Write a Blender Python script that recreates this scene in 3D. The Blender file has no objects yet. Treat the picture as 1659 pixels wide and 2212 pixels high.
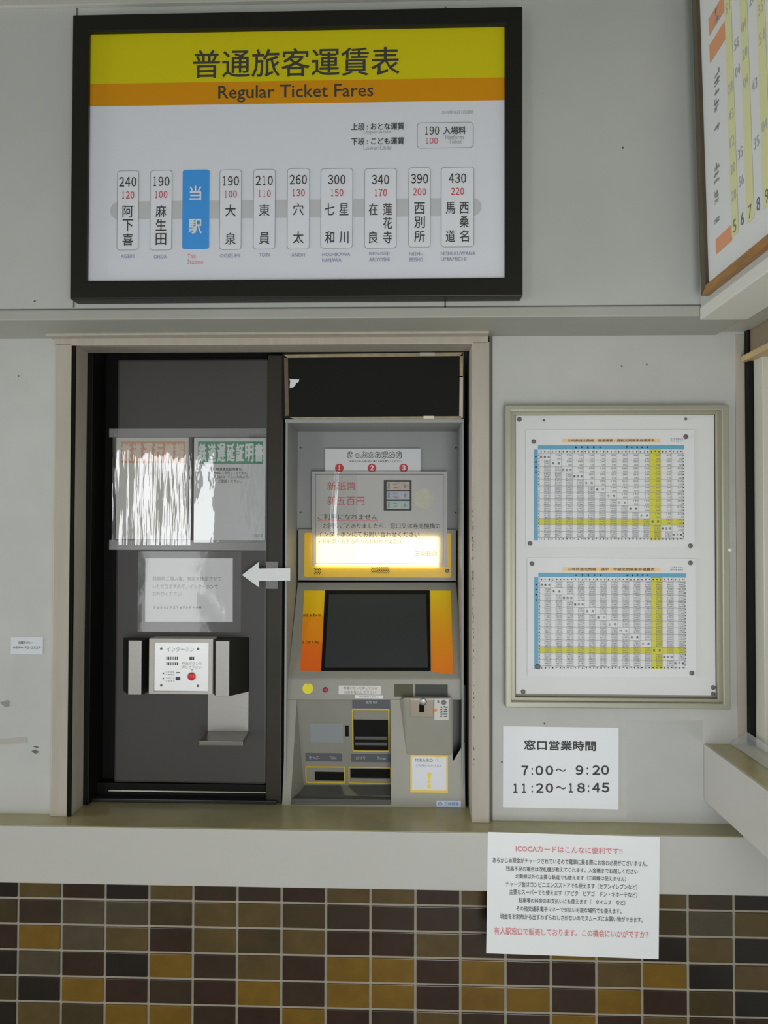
import bpy, bmesh, math, random
from mathutils import Vector, Matrix
random.seed(7)
scn = bpy.context.scene
COL = scn.collection

# ------------------------------------------------------------------ camera
F, CU, CV = 1700.0, 829.5, 1106.0
CAM = Vector((0.0, -2.04, 1.55))
yaw, pitch, roll = 0.033, 0.020, 0.0026
fwd = Vector((-math.sin(yaw)*math.cos(pitch), math.cos(yaw)*math.cos(pitch), math.sin(pitch)))
r0 = Vector((math.cos(yaw), math.sin(yaw), 0)); u0_ = r0.cross(fwd)
rgt = (r0*math.cos(roll) + u0_*math.sin(roll)).normalized(); upv = rgt.cross(fwd)
cd = bpy.data.cameras.new('camera'); cam = bpy.data.objects.new('camera', cd); COL.objects.link(cam)
cd.sensor_fit = 'VERTICAL'; cd.sensor_height = 24.0; cd.lens = 24.0*F/2212.0; cd.clip_start = 0.02
M = Matrix((rgt, upv, -fwd)).transposed().to_4x4(); M.translation = CAM; cam.matrix_world = M
scn.camera = cam

# ------------------------------------------------------------------ world, lights, exposure
scn.view_settings.view_transform = 'Standard'; scn.view_settings.look = 'None'
scn.view_settings.gamma = 1.0; scn.view_settings.exposure = 0.0
try:
    scn.view_settings.use_curve_mapping = False
except Exception:
    pass
scn.cycles.use_denoising = True; scn.cycles.max_bounces = 8; scn.cycles.transparent_max_bounces = 12
scn.cycles.caustics_reflective = False; scn.cycles.caustics_refractive = False
w = bpy.data.worlds.new('overcast_sky'); scn.world = w; w.use_nodes = True
w.node_tree.nodes['Background'].inputs[0].default_value = (0.86, 0.93, 1.0, 1)
w.node_tree.nodes['Background'].inputs[1].default_value = 0.15
def area(name, loc, rot, sx, sy, power, col=(1, 1, 1)):
    l = bpy.data.lights.new(name, 'AREA'); l.shape = 'RECTANGLE'; l.size = sx; l.size_y = sy
    l.energy = power; l.color = col
    o = bpy.data.objects.new(name, l); o.location = loc; o.rotation_euler = rot; COL.objects.link(o)
    return o
# daylight entering by the rear doorway; the rear and far left lamps are added fills in unseen openings
area('doorway_daylight', (-1.62, -3.06, 1.27), (math.radians(90), 0, 0), 0.48, 1.56, 10, (0.97, 0.985, 1.0))
area('rear_fill_light', (0.40, -2.80, 0.95), (math.radians(90), 0, 0), 0.8, 1.35, 31, (0.95, 0.98, 1.0))
area('left_fill_light', (-4.95, -0.8, 1.1), (math.radians(90), 0, math.radians(-90)), 1.3, 2.1, 100, (0.97, 0.985, 1.0))

# ------------------------------------------------------------------ helpers: geometry
def ray(u, v):
    return (fwd*F + rgt*(u-CU) - upv*(v-CV)).normalized()
class Plane:
    def __init__(s, p, n, ex=None):
        s.p = Vector(p); s.n = Vector(n).normalized()
        s.ex = Vector(ex).normalized() if ex else Vector((1, 0, 0))
        s.ez = s.ex.cross(s.n)*-1
        if s.ez.z < 0: s.ez = -s.ez
    def at(s, u, v, off=0.0):
        d = ray(u, v); q = s.p + s.n*off
        return CAM + d*((q-CAM).dot(s.n)/d.dot(s.n))
    def ab(s, u, v):
        q = s.at(u, v)-s.p
        return q.dot(s.ex), q.dot(s.ez)
    def pt(s, a, b, off=0.0):
        return s.p + s.ex*a + s.ez*b + s.n*off
    def rect(s, u0, v0, u1, v1):
        um, vm = (u0+u1)/2, (v0+v1)/2
        return s.ab(u0, vm)[0], s.ab(um, v1)[1], s.ab(u1, vm)[0], s.ab(um, v0)[1]   # a0,b0,a1,b1
    def quad(s, u0, v0, u1, v1):
        a0, b0, a1, b1 = s.rect(u0, v0, u1, v1)
        return [(a0, b0), (a1, b0), (a1, b1), (a0, b1)]
    def pts(s, px):
        return [s.ab(u, v) for u, v in px]
def PY(y): return Plane((0, y, 0), (0, -1, 0))
def slope(v0, y0, v1, y1, u=810):
    a = PY(y0).at(u, v0); b = PY(y1).at(u, v1); a.x = b.x = 0
    t = (a-b).normalized(); n = t.cross(Vector((1, 0, 0)))
    if n.y > 0: n = -n
    return Plane(b, n)
def wx(u, v, y): return PY(y).at(u, v).x
def wz(u, v, y): return PY(y).at(u, v).z

class MB:
    """collects pieces of one mesh in world coordinates"""
    def __init__(s): s.v = []; s.f = []
    def poly(s, pts):
        i = len(s.v); s.v += [tuple(p) for p in pts]; s.f.append(list(range(i, i+len(pts)))); return s
    def prism(s, front, back):
        n = len(front); i = len(s.v); s.v += [tuple(p) for p in front]+[tuple(p) for p in back]
        s.f.append([i+k for k in range(n)]); s.f.append([i+n+k for k in reversed(range(n))])
        for k in range(n):
            s.f.append([i+k, i+n+k, i+n+(k+1) % n, i+(k+1) % n])
        return s
    def box(s, x0, x1, y0, y1, z0, z1):
        return s.prism([(x0, y0, z0), (x1, y0, z0), (x1, y0, z1), (x0, y0, z1)], [(x0, y1, z0), (x1, y1, z0), (x1, y1, z1), (x0, y1, z1)])
    def slab(s, P, ab, off=0.0, th=0.001):
        return s.prism([P.pt(a, b, off) for a, b in ab], [P.pt(a, b, off-th) for a, b in ab])
    def ring(s, P, out, inn, off=0.0, th=0.001):
        n = len(out); i = len(s.v)
        for o_ in (off, off-th):
            s.v += [tuple(P.pt(a, b, o_)) for a, b in out]+[tuple(P.pt(a, b, o_)) for a, b in inn]
        for k in range(n):
            j = (k+1) % n
            s.f.append([i+k, i+j, i+n+j, i+n+k])
            s.f.append([i+2*n+k, i+3*n+k, i+3*n+j, i+2*n+j])
            s.f.append([i+k, i+2*n+k, i+2*n+j, i+j])
            s.f.append([i+n+k, i+n+j, i+3*n+j, i+3*n+k])
        return s
    def flat(s, P, ab, off=0.0):
        return s.poly([P.pt(a, b, off) for a, b in ab])
    def cyl(s, P, a, b, r, off, th, n=20):
        return s.slab(P, [(a+r*math.cos(2*math.pi*k/n), b+r*math.sin(2*math.pi*k/n)) for k in range(n)], off, th)
    def dome(s, P, a, b, r, off, h, n=20):
        i = len(s.v); R = [(1, 0), (1, .55), (.85, .85), (.5, 1.0)]
        for q, hh in R:
            for k in range(n):
                s.v.append(tuple(P.pt(a+r*q*math.cos(2*math.pi*k/n), b+r*q*math.sin(2*math.pi*k/n), off+h*hh)))
        for m in range(len(R)-1):
            for k in range(n):
                j = (k+1) % n; s.f.append([i+m*n+k, i+m*n+j, i+(m+1)*n+j, i+(m+1)*n+k])
        s.f.append([i+(len(R)-1)*n+k for k in range(n)]); s.f.append([i+k for k in reversed(range(n))])
        return s
def rrect(a0, b0, a1, b1, r, n=5):
    out = []
    for cx, cy, st in ((a1-r, b1-r, 0), (a0+r, b1-r, 90), (a0+r, b0+r, 180), (a1-r, b0+r, 270)):
        for k in range(n+1):
            t = math.radians(st+90*k/n); out.append((cx+r*math.cos(t), cy+r*math.sin(t)))
    return out
def inset(q, d):
    (a0, b0), (a1, b1) = q[0], q[2]
    return [(a0+d, b0+d), (a1-d, b0+d), (a1-d, b1-d), (a0+d, b1-d)]

ORIG = {}
def build(name, mb, mat, parent=None, bevel=0.0, smooth=False, recalc=True):
    me = bpy.data.meshes.new(name)
    if parent is None:
        xs = [p[0] for p in mb.v]; ys = [p[1] for p in mb.v]; zs = [p[2] for p in mb.v]
        org = Vector(((min(xs)+max(xs))/2, (min(ys)+max(ys))/2, min(zs)))
    else:
        org = ORIG[parent.name]
    me.from_pydata([Vector(p)-org for p in mb.v], [], mb.f); me.update()
    if recalc or bevel:
        bm = bmesh.new(); bm.from_mesh(me)
        if recalc: bmesh.ops.recalc_face_normals(bm, faces=bm.faces)
        if bevel:
            es = [e for e in bm.edges if len(e.link_faces) == 2 and e.calc_face_angle(0) > 0.5]
            bmesh.ops.bevel(bm, geom=es, offset=bevel, segments=2, profile=0.6, affect='EDGES', clamp_overlap=True)
        bm.to_mesh(me); bm.free()
    if smooth:
        for p in me.polygons: p.use_smooth = True
    me.materials.append(mat)
    o = bpy.data.objects.new(name, me); COL.objects.link(o)
    if parent is None: o.location = org
    else: o.parent = parent
    ORIG[o.name] = org
    return o
def thing(name, label, cat, loc, group=None):
    o = bpy.data.objects.new(name, None); o.empty_display_size = 0.05; COL.objects.link(o)
    o.location = loc; ORIG[o.name] = Vector(loc); o['label'] = label; o['category'] = cat
    if group: o['group'] = group
    return o
def tag(o, label, cat, group=None):
    o['label'] = label; o['category'] = cat
    if group: o['group'] = group
    return o
def struct(name, mb, m, bevel=0.0, parent=None):
    o = build(name, mb, m, parent, bevel)
    if parent is None: o['kind'] = 'structure'
    return o

# ------------------------------------------------------------------ helpers: writing (built-in font, turned into mesh)
_glyph = {}
def glyphs(s):
    k = s
    if k not in _glyph:
        c = bpy.data.curves.new('writing', 'FONT'); c.body = s; c.resolution_u = 2
        o = bpy.data.objects.new('writing', c); COL.objects.link(o)
        dg = bpy.context.evaluated_depsgraph_get()
        me = bpy.data.meshes.new_from_object(o.evaluated_get(dg))
        vs = [(v.co.x, v.co.y) for v in me.vertices]; fs = [list(p.vertices) for p in me.polygons]
        bpy.data.objects.remove(o); bpy.data.curves.remove(c); bpy.data.meshes.remove(me)
        x0 = min(v[0] for v in vs); x1 = max(v[0] for v in vs); y0 = min(v[1] for v in vs); y1 = max(v[1] for v in vs)
        _glyph[k] = ([((x-x0)/max(x1-x0, 1e-6), (y-y0)/max(y1-y0, 1e-6)) for x, y in vs], fs)
    return _glyph[k]
def put(mb, P, s, u0, v0, u1, v1, off, bold=0.0, tilt=0.0):
    a0, b0, a1, b1 = P.rect(u0, v0, u1, v1)
    vs, fs = glyphs(s); am = (a0+a1)/2; d = bold*(b1-b0)*1.3
    for q_, (dx, dy) in enumerate(((-d, 0), (d, 0), (0, d), (0, -d)) if bold else ((0, 0),)):
        i = len(mb.v)
        for x, y in vs:
            a = a0+d+(a1-a0-2*d)*x+dx; mb.v.append(tuple(P.pt(a, b0+d+(b1-b0-2*d)*y+(a-am)*tilt+dy, off+q_*0.00012)))
        for f in fs: mb.f.append([i+k for k in f])
def lettering(P, items, mat, parent, off, name='lettering', bold=0.0, tilt=0.0):
    mb = MB()
    for it in items:
        put(mb, P, it[0], it[1], it[2], it[3], it[4], off, it[5] if len(it) > 5 else bold, tilt)
    return build(name, mb, mat, parent, recalc=False)
def strokes(mb, P, cells, off, wd=0.12):
    """characters too worn or far off to read: a few pen strokes in each cell"""
    for (u0, v0, u1, v1) in cells:
        a0, b0, a1, b1 = P.rect(u0, v0, u1, v1); W = a1-a0; H = b1-b0; t = min(abs(W), abs(H))*wd
        for k in range(5):
            if random.random() < 0.55:
                y = b0+H*random.uniform(.08, .92); x0 = a0+W*random.uniform(0, .3); x1 = a1-W*random.uniform(0, .3)
                mb.flat(P, [(x0, y-t), (x1, y-t), (x1, y+t), (x0, y+t)], off)
            else:
                x = a0+W*random.uniform(.1, .9); y0 = b0+H*random.uniform(0, .3); y1 = b1-H*random.uniform(0, .3)
                mb.flat(P, [(x-t, y0), (x+t, y0), (x+t, y1), (x-t, y1)], off)

# ------------------------------------------------------------------ helpers: materials
K_ALB = 1.32
def lin(c):
    c /= 255.0
    return c/12.92 if c <= 0.04045 else ((c+0.055)/1.055)**2.4
def C(r, g, b, k=None):
    k = K_ALB if k is None else k
    return tuple(min(0.93, lin(x)*k) for x in (r, g, b))+(1.0,)
def mat(name, rgb, rough=0.55, metal=0.0, var=0.0, scale=6.0, bump=0.0, bscale=200.0, spec=0.5, coat=0.0, stretch=(1, 1, 1), k=None):
    m = bpy.data.materials.new(name); m.use_nodes = True; nt = m.node_tree; b = nt.nodes['Principled BSDF']
    c = C(*rgb, k=k); b.inputs['Base Color'].default_value = c
    b.inputs['Roughness'].default_value = rough; b.inputs['Metallic'].default_value = metal
    b.inputs['Specular IOR Level'].default_value = spec; b.inputs['Coat Weight'].default_value = coat
    if var or bump:
        tc = nt.nodes.new('ShaderNodeTexCoord'); mp = nt.nodes.new('ShaderNodeMapping')
        mp.inputs['Scale'].default_value = stretch; nt.links.new(tc.outputs['Object'], mp.inputs['Vector'])
    if var:
        n = nt.nodes.new('ShaderNodeTexNoise'); n.inputs['Scale'].default_value = scale; n.inputs['Detail'].default_value = 6
        n.inputs['Roughness'].default_value = 0.6
        nt.links.new(mp.outputs[0], n.inputs['Vector'])
        r = nt.nodes.new('ShaderNodeValToRGB'); r.color_ramp.elements[0].position = 0.3; r.color_ramp.elements[1].position = 0.7
        r.color_ramp.elements[0].color = tuple(x*(1-var) for x in c[:3])+(1,)
        r.color_ramp.elements[1].color = tuple(min(.95, x*(1+var*0.6)) for x in c[:3])+(1,)
        nt.links.new(n.outputs['Fac'], r.inputs['Fac']); nt.links.new(r.outputs['Color'], b.inputs['Base Color'])
    if bump:
        n2 = nt.nodes.new('ShaderNodeTexNoise'); n2.inputs['Scale'].default_value = bscale; n2.inputs['Detail'].default_value = 3
        nt.links.new(mp.outputs[0], n2.inputs['Vector'])
        bp = nt.nodes.new('ShaderNodeBump'); bp.inputs['Strength'].default_value = bump; bp.inputs['Distance'].default_value = 0.002
        nt.links.new(n2.outputs['Fac'], bp.inputs['Height']); nt.links.new(bp.outputs['Normal'], b.inputs['Normal'])
    return m
def film(name, gloss=0.1, haze=0.06, rough=0.06, bump=0.0, stretch=(60, 1, 5), hazecol=(0.9, 0.9, 0.9), dist=0.004):
    m = bpy.data.materials.new(name); m.use_nodes = True; nt = m.node_tree
    for n in list(nt.nodes): nt.nodes.remove(n)
    out = nt.nodes.new('ShaderNodeOutputMaterial'); tr = nt.nodes.new('ShaderNodeBsdfTransparent')
    gl = nt.nodes.new('ShaderNodeBsdfGlossy'); gl.inputs['Roughness'].default_value = rough
    df = nt.nodes.new('ShaderNodeBsdfDiffuse'); df.inputs['Color'].default_value = hazecol+(1,)
    m1 = nt.nodes.new('ShaderNodeMixShader'); m1.inputs[0].default_value = haze
    m2 = nt.nodes.new('ShaderNodeMixShader'); m2.inputs[0].default_value = gloss
    nt.links.new(tr.outputs[0], m1.inputs[1]); nt.links.new(df.outputs[0], m1.inputs[2])
    nt.links.new(m1.outputs[0], m2.inputs[1]); nt.links.new(gl.outputs[0], m2.inputs[2]); nt.links.new(m2.outputs[0], out.inputs[0])
    if bump:
        tc = nt.nodes.new('ShaderNodeTexCoord'); mp = nt.nodes.new('ShaderNodeMapping'); mp.inputs['Scale'].default_value = stretch
        n = nt.nodes.new('ShaderNodeTexNoise'); n.inputs['Scale'].default_value = 1.0; n.inputs['Detail'].default_value = 3
        bp = nt.nodes.new('ShaderNodeBump'); bp.inputs['Strength'].default_value = bump; bp.inputs['Distance'].default_value = dist
        nt.links.new(tc.outputs['Object'], mp.inputs[0]); nt.links.new(mp.outputs[0], n.inputs['Vector'])
        nt.links.new(n.outputs['Fac'], bp.inputs['Height']); nt.links.new(bp.outputs[0], gl.inputs['Normal'])
    return m
def emit(name, col, strength):
    m = bpy.data.materials.new(name); m.use_nodes = True; nt = m.node_tree
    for n in list(nt.nodes): nt.nodes.remove(n)
    out = nt.nodes.new('ShaderNodeOutputMaterial'); e = nt.nodes.new('ShaderNodeEmission')
    e.inputs[0].default_value = col+(1,); e.inputs[1].default_value = strength; nt.links.new(e.outputs[0], out.inputs[0])
    return m
def thin_paper(name, rgb, tl=0.45):
    m = mat(name, rgb, 0.45); nt = m.node_tree; b = nt.nodes['Principled BSDF']; out = nt.nodes['Material Output']
    t = nt.nodes.new('ShaderNodeBsdfTranslucent'); t.inputs['Color'].default_value = (0.9, 0.9, 0.88, 1)
    mx = nt.nodes.new('ShaderNodeMixShader'); mx.inputs[0].default_value = tl
    nt.links.new(b.outputs[0], mx.inputs[1]); nt.links.new(t.outputs[0], mx.inputs[2]); nt.links.new(mx.outputs[0], out.inputs[0])
    return m
def ramp_mat(name, z0, z1, stops, rough=0.4):
    m = bpy.data.materials.new(name); m.use_nodes = True; nt = m.node_tree; b = nt.nodes['Principled BSDF']
    tc = nt.nodes.new('ShaderNodeTexCoord'); sp = nt.nodes.new('ShaderNodeSeparateXYZ'); mr = nt.nodes.new('ShaderNodeMapRange')
    mr.inputs['From Min'].default_value = z0; mr.inputs['From Max'].default_value = z1
    rp = nt.nodes.new('ShaderNodeValToRGB')
    nt.links.new(tc.outputs['Object'], sp.inputs[0]); nt.links.new(sp.outputs['Z'], mr.inputs['Value'])
    nt.links.new(mr.outputs[0], rp.inputs['Fac']); nt.links.new(rp.outputs['Color'], b.inputs['Base Color'])
    el = rp.color_ramp.elements
    while len(el) < len(stops): el.new(0.5)
    for e, (p, c) in zip(el, stops): e.position = p; e.color = C(*c)
    b.inputs['Roughness'].default_value = rough
    return m

m_wall = mat('painted_wall_board', (171, 172, 168), 0.6, var=0.09, scale=3.6, bump=0.05, bscale=90)
m_wall_up = mat('painted_upper_board', (166, 168, 163), 0.6, var=0.06, scale=2.5, bump=0.05, bscale=90)
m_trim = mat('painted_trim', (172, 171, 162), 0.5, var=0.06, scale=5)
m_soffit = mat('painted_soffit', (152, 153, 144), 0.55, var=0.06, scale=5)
m_wood = mat('cream_painted_wood', (160, 153, 141), 0.5, var=0.09, scale=7, stretch=(6, 6, 0.6))
m_gap = mat('dark_gap', (20, 19, 14), 0.9, spec=.1)
m_line = mat('joint_line', (95, 95, 88), 0.9)
m_floor = mat('concrete_floor', (120, 118, 112), 0.6, var=0.12, scale=4)
m_ceil = mat('ceiling_board', (110, 110, 104), 0.8)
m_ctop = mat('olive_counter_top', (162, 154, 116), 0.3, var=0.2, scale=5, spec=0.6)
m_fascia = mat('counter_fascia_laminate', (171, 170, 164), 0.45, var=0.03, scale=4)
m_grout = mat('tile_grout', (150, 143, 128), 0.8, var=0.08, scale=30)
m_door = mat('brown_grey_door_panel', (60, 58, 56), 0.46, var=0.06, scale=2, spec=0.5)
m_stile = mat('dark_brown_stile', (46, 41, 36), 0.42, var=0.08, scale=8, spec=0.3)
m_black = mat('black_frame', (12, 12, 10), 0.55, spec=0.2)
m_sill = mat('worn_sill_metal', (46, 48, 48), 0.3, metal=0.4)
m_bright = mat('bright_metal_edge', (200, 198, 190), 0.25, metal=1.0)
m_paper = mat('white_paper', (203, 205, 212), 0.5)
m_paper2 = mat('grey_white_paper', (190, 192, 193), 0.5)
m_ink = mat('black_ink', (52, 52, 50), 0.6)
m_ink2 = mat('grey_ink', (105, 106, 106), 0.6)
m_ink3 = mat('pale_grey_ink', (140, 141, 142), 0.6)
m_red = mat('red_ink', (178, 70, 78), 0.6)
m_redp = mat('pale_red_ink', (205, 118, 125), 0.6)
m_vio = mat('violet_grey_ink', (120, 120, 150), 0.6)
m_white = mat('white_print', (205, 207, 208), 0.6)
m_steel = mat('brushed_steel', (158, 155, 151), 0.42, metal=0.85, var=0.05, scale=40, stretch=(1, 1, 12))
m_screw = mat('screw_head', (95, 93, 90), 0.4, metal=0.7)
m_grey = mat('machine_grey_enamel', (136, 134, 124), 0.42, var=0.05, scale=6)
m_grey2 = mat('machine_blue_grey_enamel', (136, 139, 138), 0.45, var=0.06, scale=4)
m_dgrey = mat('machine_dark_grey', (82, 83, 82), 0.45)
m_mgrey = mat('recess_grey', (128, 127, 118), 0.5, var=0.04, scale=8)
m_yel = mat('yellow_line', (205, 175, 45), 0.5)
m_case = mat('champagne_aluminium', (142, 141, 127), 0.42, metal=0.3, var=0.05, scale=9)

# ------------------------------------------------------------------ the setting
YU = -0.18                                   # face of the upper wall, which hangs forward of the lower one
W0, WU, WD = PY(0.0), PY(YU), PY(0.11)
zc = wz(1300, 1775.5, 0.0)                   # counter top
zs = wz(560, 729, 0.0)                       # soffit
ztop, xl, xw, xlow, yr = 3.1, -5.0, wx(1611, 1200, 0.0), 1.06, -3.1
xu = wx(1513, 640, YU)                       # face of the right-hand upper wall
ox0, ox1 = wx(158, 1200, -0.012), wx(1020, 1200, -0.02)
# lower wall: a sheet left of the opening, one right of it
mb = MB(); mb.box(xl, wx(151, 1200, 0), 0.0, 0.06, zc-0.02, zs+0.01)
mb.box(wx(1061, 1200, 0), xw, 0.0, 0.30, zc-0.02, zs+0.01)
struct('wall_back', mb, m_wall)
mb = MB(); mb.box(xl, xu+0.02, YU, 0.02, wz(560, 664, YU), ztop); o = struct('wall_upper', mb, m_wall_up)
for u in (163, 962):                         # board joints of the upper wall
    mb = MB(); x = wx(u, 330, YU); mb.box(x-0.002, x+0.002, YU-0.0008, YU+0.001, wz(u, 664, YU), wz(u, 14, YU))
    build('joint', mb, m_line, o)
mb = MB(); mb.box(xl, xu, YU-0.0008, YU+0.001, wz(560, 668, YU)-0.001, wz(560, 664.5, YU)); build('joint', mb, m_line, o)
# lintel trim under the upper wall, and the picture rail at the top
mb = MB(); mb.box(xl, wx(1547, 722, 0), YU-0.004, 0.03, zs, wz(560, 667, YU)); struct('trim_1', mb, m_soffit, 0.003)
mb = MB(); mb.box(xl, xu, YU-0.012, YU, wz(560, 10, YU), wz(560, -40, YU)); struct('trim_2', mb, m_trim, 0.002)
# right-hand upper wall and its soffit
mb = MB(); mb.box(xu, 1.5, yr, 0.02, wz(1515, 667, YU), ztop); struct('wall_right_upper', mb, m_wall_up)
mb = MB(); mb.box(xu-0.004, wx(1547, 722, 0), yr, YU-0.006, wz(1515, 682, YU)-0.012, wz(1515, 666, YU)); struct('trim_3', mb, mat('lintel_lit_colour', (192, 192, 184), 0.5), 0.003)  # paler colour stands in for light falling on the lintel face
mb = MB(); mb.box(wx(1547, 722, 0)+0.006, 1.5, yr, 0.0, zs+0.008, zs+0.06); struct('trim_4', mb, m_trim, 0.003)
# casing round the opening
mb = MB(); mb.box(wx(98, 718, -0.055), wx(1057, 718, -0.055), -0.055, 0.02, wz(560, 722.5, -0.055), wz(560, 716.5, -0.055)); struct('trim_5', mb, m_wood, 0.002)
zh = wz(560, 744.5, -0.02)
mb = MB(); mb.box(wx(117, 735, -0.02), wx(1055, 735, -0.02), -0.02, 0.07, zh, wz(560, 719, -0.02)); struct('trim_6', mb, m_wood, 0.002)
mb = MB(); mb.box(wx(114, 1240, -0.02), wx(149.5, 1240, -0.02), -0.02, 0.01, zc, zh+0.005); struct('trim_7', mb, m_wood, 0.002)
mb = MB(); mb.box(wx(140, 1240, -0.015), wx(157.6, 1240, -0.0185), -0.0185, -0.012, zc, zh); struct('trim_8', mb, m_gap)
mb = MB(); mb.box(ox0-0.02, ox0, -0.012, 0.066, zc, zh); struct('trim_9', mb, m_wood)
mb = MB(); mb.box(ox1, wx(1057.5, 1240, -0.02), -0.02, 0.10, zc, zh+0.005); jb = struct('trim_10', mb, m_wood, 0.002)
mb = MB()
for k in range(75):
    v = random.triangular(1055, 1745, 1180); u = 1019.5+random.uniform(0, 2.2)+(v-1055)*.004; h = random.uniform(1, 6)
    mb.slab(PY(-.02), PY(-.02).quad(u, v, u+random.uniform(.7, 1.6), v+h), .0003, .0003)
build('chipped_paint', mb, mat('bare_dark_wood', (74, 66, 54), .8), jb)
mb = MB(); mb.box(wx(1057, 1240, 0), wx(1064, 1240, 0), -0.0012, 0.02, zc, zs); struct('trim_11', mb, m_line)
# counter along the back wall
yf = -0.085
zf1, zf0 = zc, wz(830, 1921.5, yf)
mb = MB(); mb.box(xl, xlow, yf+0.004, 0.42, zc-0.03, zc)
ct = struct('counter_back', mb, m_ctop, 0.002)
mb = MB(); mb.box(xl, xlow, yf, yf+0.02, zf0, zf1-0.001); struct('counter_fascia', mb, m_fascia, 0.002, ct)
# counter of the ticket window on the right
xc = wx(1520, 1660, 0.0); zrc1 = wz(1521, 1606, 0.0); zrc0 = wz(1521, 1728, 0.0)
mb = MB(); mb.box(xc+0.004, xlow+0.3, yr, -0.001, zrc1-0.03, zrc1)
ct2 = struct('counter_right', mb, m_ctop, 0.002)
mb = MB(); mb.box(xc, xc+0.02, yr, -0.001, zrc0, zrc1-0.001); struct('counter_fascia', mb, m_fascia, 0.002, ct2)
# tiled dado: grout bed with single glazed tiles
TC = dict(k=(30, 24, 19), d=(50, 39, 27), o=(80, 65, 35), y=(106, 80, 24), g=(70, 62, 47), m=(48, 32, 23), a=(60, 49, 28))
tm = {}
for k, c in TC.items():
    tm[k] = mat('glazed_tile_'+k, c, 0.22, var=0.22, scale=14, bump=0.03, bscale=30, spec=0.6)
rows = ['komkoddmoomomooodko', 'adggaooaddddoooagoo', 'mygomoaommoddyokok', 'kgmkydomyymymmoykoa', 'akymdmydyymyydymakk', 'koayydmymdoddymodmm']
mb = MB(); mb.box(xl, xlow, 0.004, 0.2, 0.0, zc-0.031); bed = struct('wall_dado', mb, m_grout)
tu = [33, 132, 225, 317, 412, 509, 606, 702, 798, 894, 991, 1089, 1188, 1287, 1386, 1486, 1586]
pitch_x = (wx(1586, 2080, 0)-wx(132, 2050, 0))/15.0; x1st = wx(132, 2050, 0)-2*pitch_x
zl1 = wz(510, 1949, 0.0); pz = (zl1-wz(510, 2174, 0.0))/4.0
tiles = {k: MB() for k in TC}; g = 0.0034
for r in range(0, 13):
    zt = zl1+pz*(1-r); zb_ = zt-pz
    for c in range(-20, 18):
        if 0 <= c < 18 and r < 6:
            k = rows[r][c] if c < len(rows[r]) else random.choice('kdoym')
        else:
            k = random.choice('kdooyygmma')
        x0 = x1st+c*pitch_x
        if x0 < -2.2 or x0+pitch_x > xlow+0.05: continue
        tiles[k].box(x0+g, min(x0+pitch_x-g, xlow), -0.0005, 0.006, max(0.0, zb_+g), min(zt-g, zc-0.035))
for k in TC:
    if tiles[k].v: build('glazed_tiles', tiles[k], tm[k], bed, 0.0012)
# window on the right: jamb, dark channel, pale sash and the transom over it
win = build('window_1', MB().box(xw+0.030, xw+0.06, yr, 0.0, zrc1-0.02, zs+0.05), mat('frosted_pane', (176, 172, 160), 0.35), None); win['kind'] = 'structure'
mb = MB(); mb.box(xw, xw+0.03, -0.022, 0.25, zrc1, zs+0.02); build('window_channel', mb, m_black, win)
mb = MB(); mb.box(xw+0.012, xw+0.03, -0.075, -0.024, zrc1, zs+0.02); build('sash_stile', mb, mat('sash_paint', (178, 176, 164), 0.45), win, 0.002)
mb = MB(); mb.box(xw-0.012, xw+0.03, yr, -0.005, wz(1608, 783, -0.005), wz(1608, 770, -0.005)); build('transom_rail', mb, mat('tan_wood_rail', (172, 150, 106), 0.5, var=0.15, scale=8, stretch=(8, .6, 8)), win, 0.002)
mb = MB(); mb.box(xw+0.006, xw+0.03, yr, -0.02, wz(1608, 772, -0.005), wz(1610, 716, -0.005)); build('transom_panel', mb, mat('transom_board', (120, 108, 88), 0.5, var=0.1), win)
mb = MB(); mb.box(wx(1590, 1200, 0), xw-0.0005, -0.003, 0.01, zrc1, zs); struct('trim_12', mb, m_wood, 0.001)
# rest of the waiting room
mb = MB(); mb.box(xl-0.2, 2.2, yr-0.1, 0.3, -0.05, 0.0); struct('floor', mb, m_floor)
mb = MB(); mb.box(xl-0.2, 2.2, yr-0.1, 0.3, ztop, ztop+0.05); struct('ceiling', mb, m_ceil)
mb = MB(); mb.box(xl-0.1, xl, -0.14, 0.2, 0, ztop); mb.box(xl-0.1, xl, yr, -1.46, 0, ztop); mb.box(xl-0.1, xl, -1.46, -0.14, 2.16, ztop); struct('wall_left', mb, m_wall)  # unseen opening, put here for the added far left fill lamp
mb = MB(); mb.box(xlow, xlow+0.1, yr, 0.2, 0, zrc1-0.03); struct('wall_right', mb, m_wall)
mb = MB(); yb = yr-0.1
for x0, x1, z0, z1 in ((xl, -1.87, 0, ztop), (-1.87, -1.37, 2.06, ztop), (-1.87, -1.37, 0, 0.48), (-1.37, -1.0, 0, ztop)):
    mb.box(x0, x1, yb, yr, z0, z1)
mb.box(-1.0, -0.9, yr, -2.84, 0, ztop)          # the wall steps forward round the opening added for the rear fill lamp
for x0, x1, z0, z1 in ((-1.0, -0.01, 0, ztop), (-0.01, 0.81, 0, 0.27), (-0.01, 0.81, 1.63, ztop), (0.81, 2.2, 0, ztop)):
    mb.box(x0, x1, -2.94, -2.84, z0, z1)
struct('wall_front', mb, m_wall)

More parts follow.
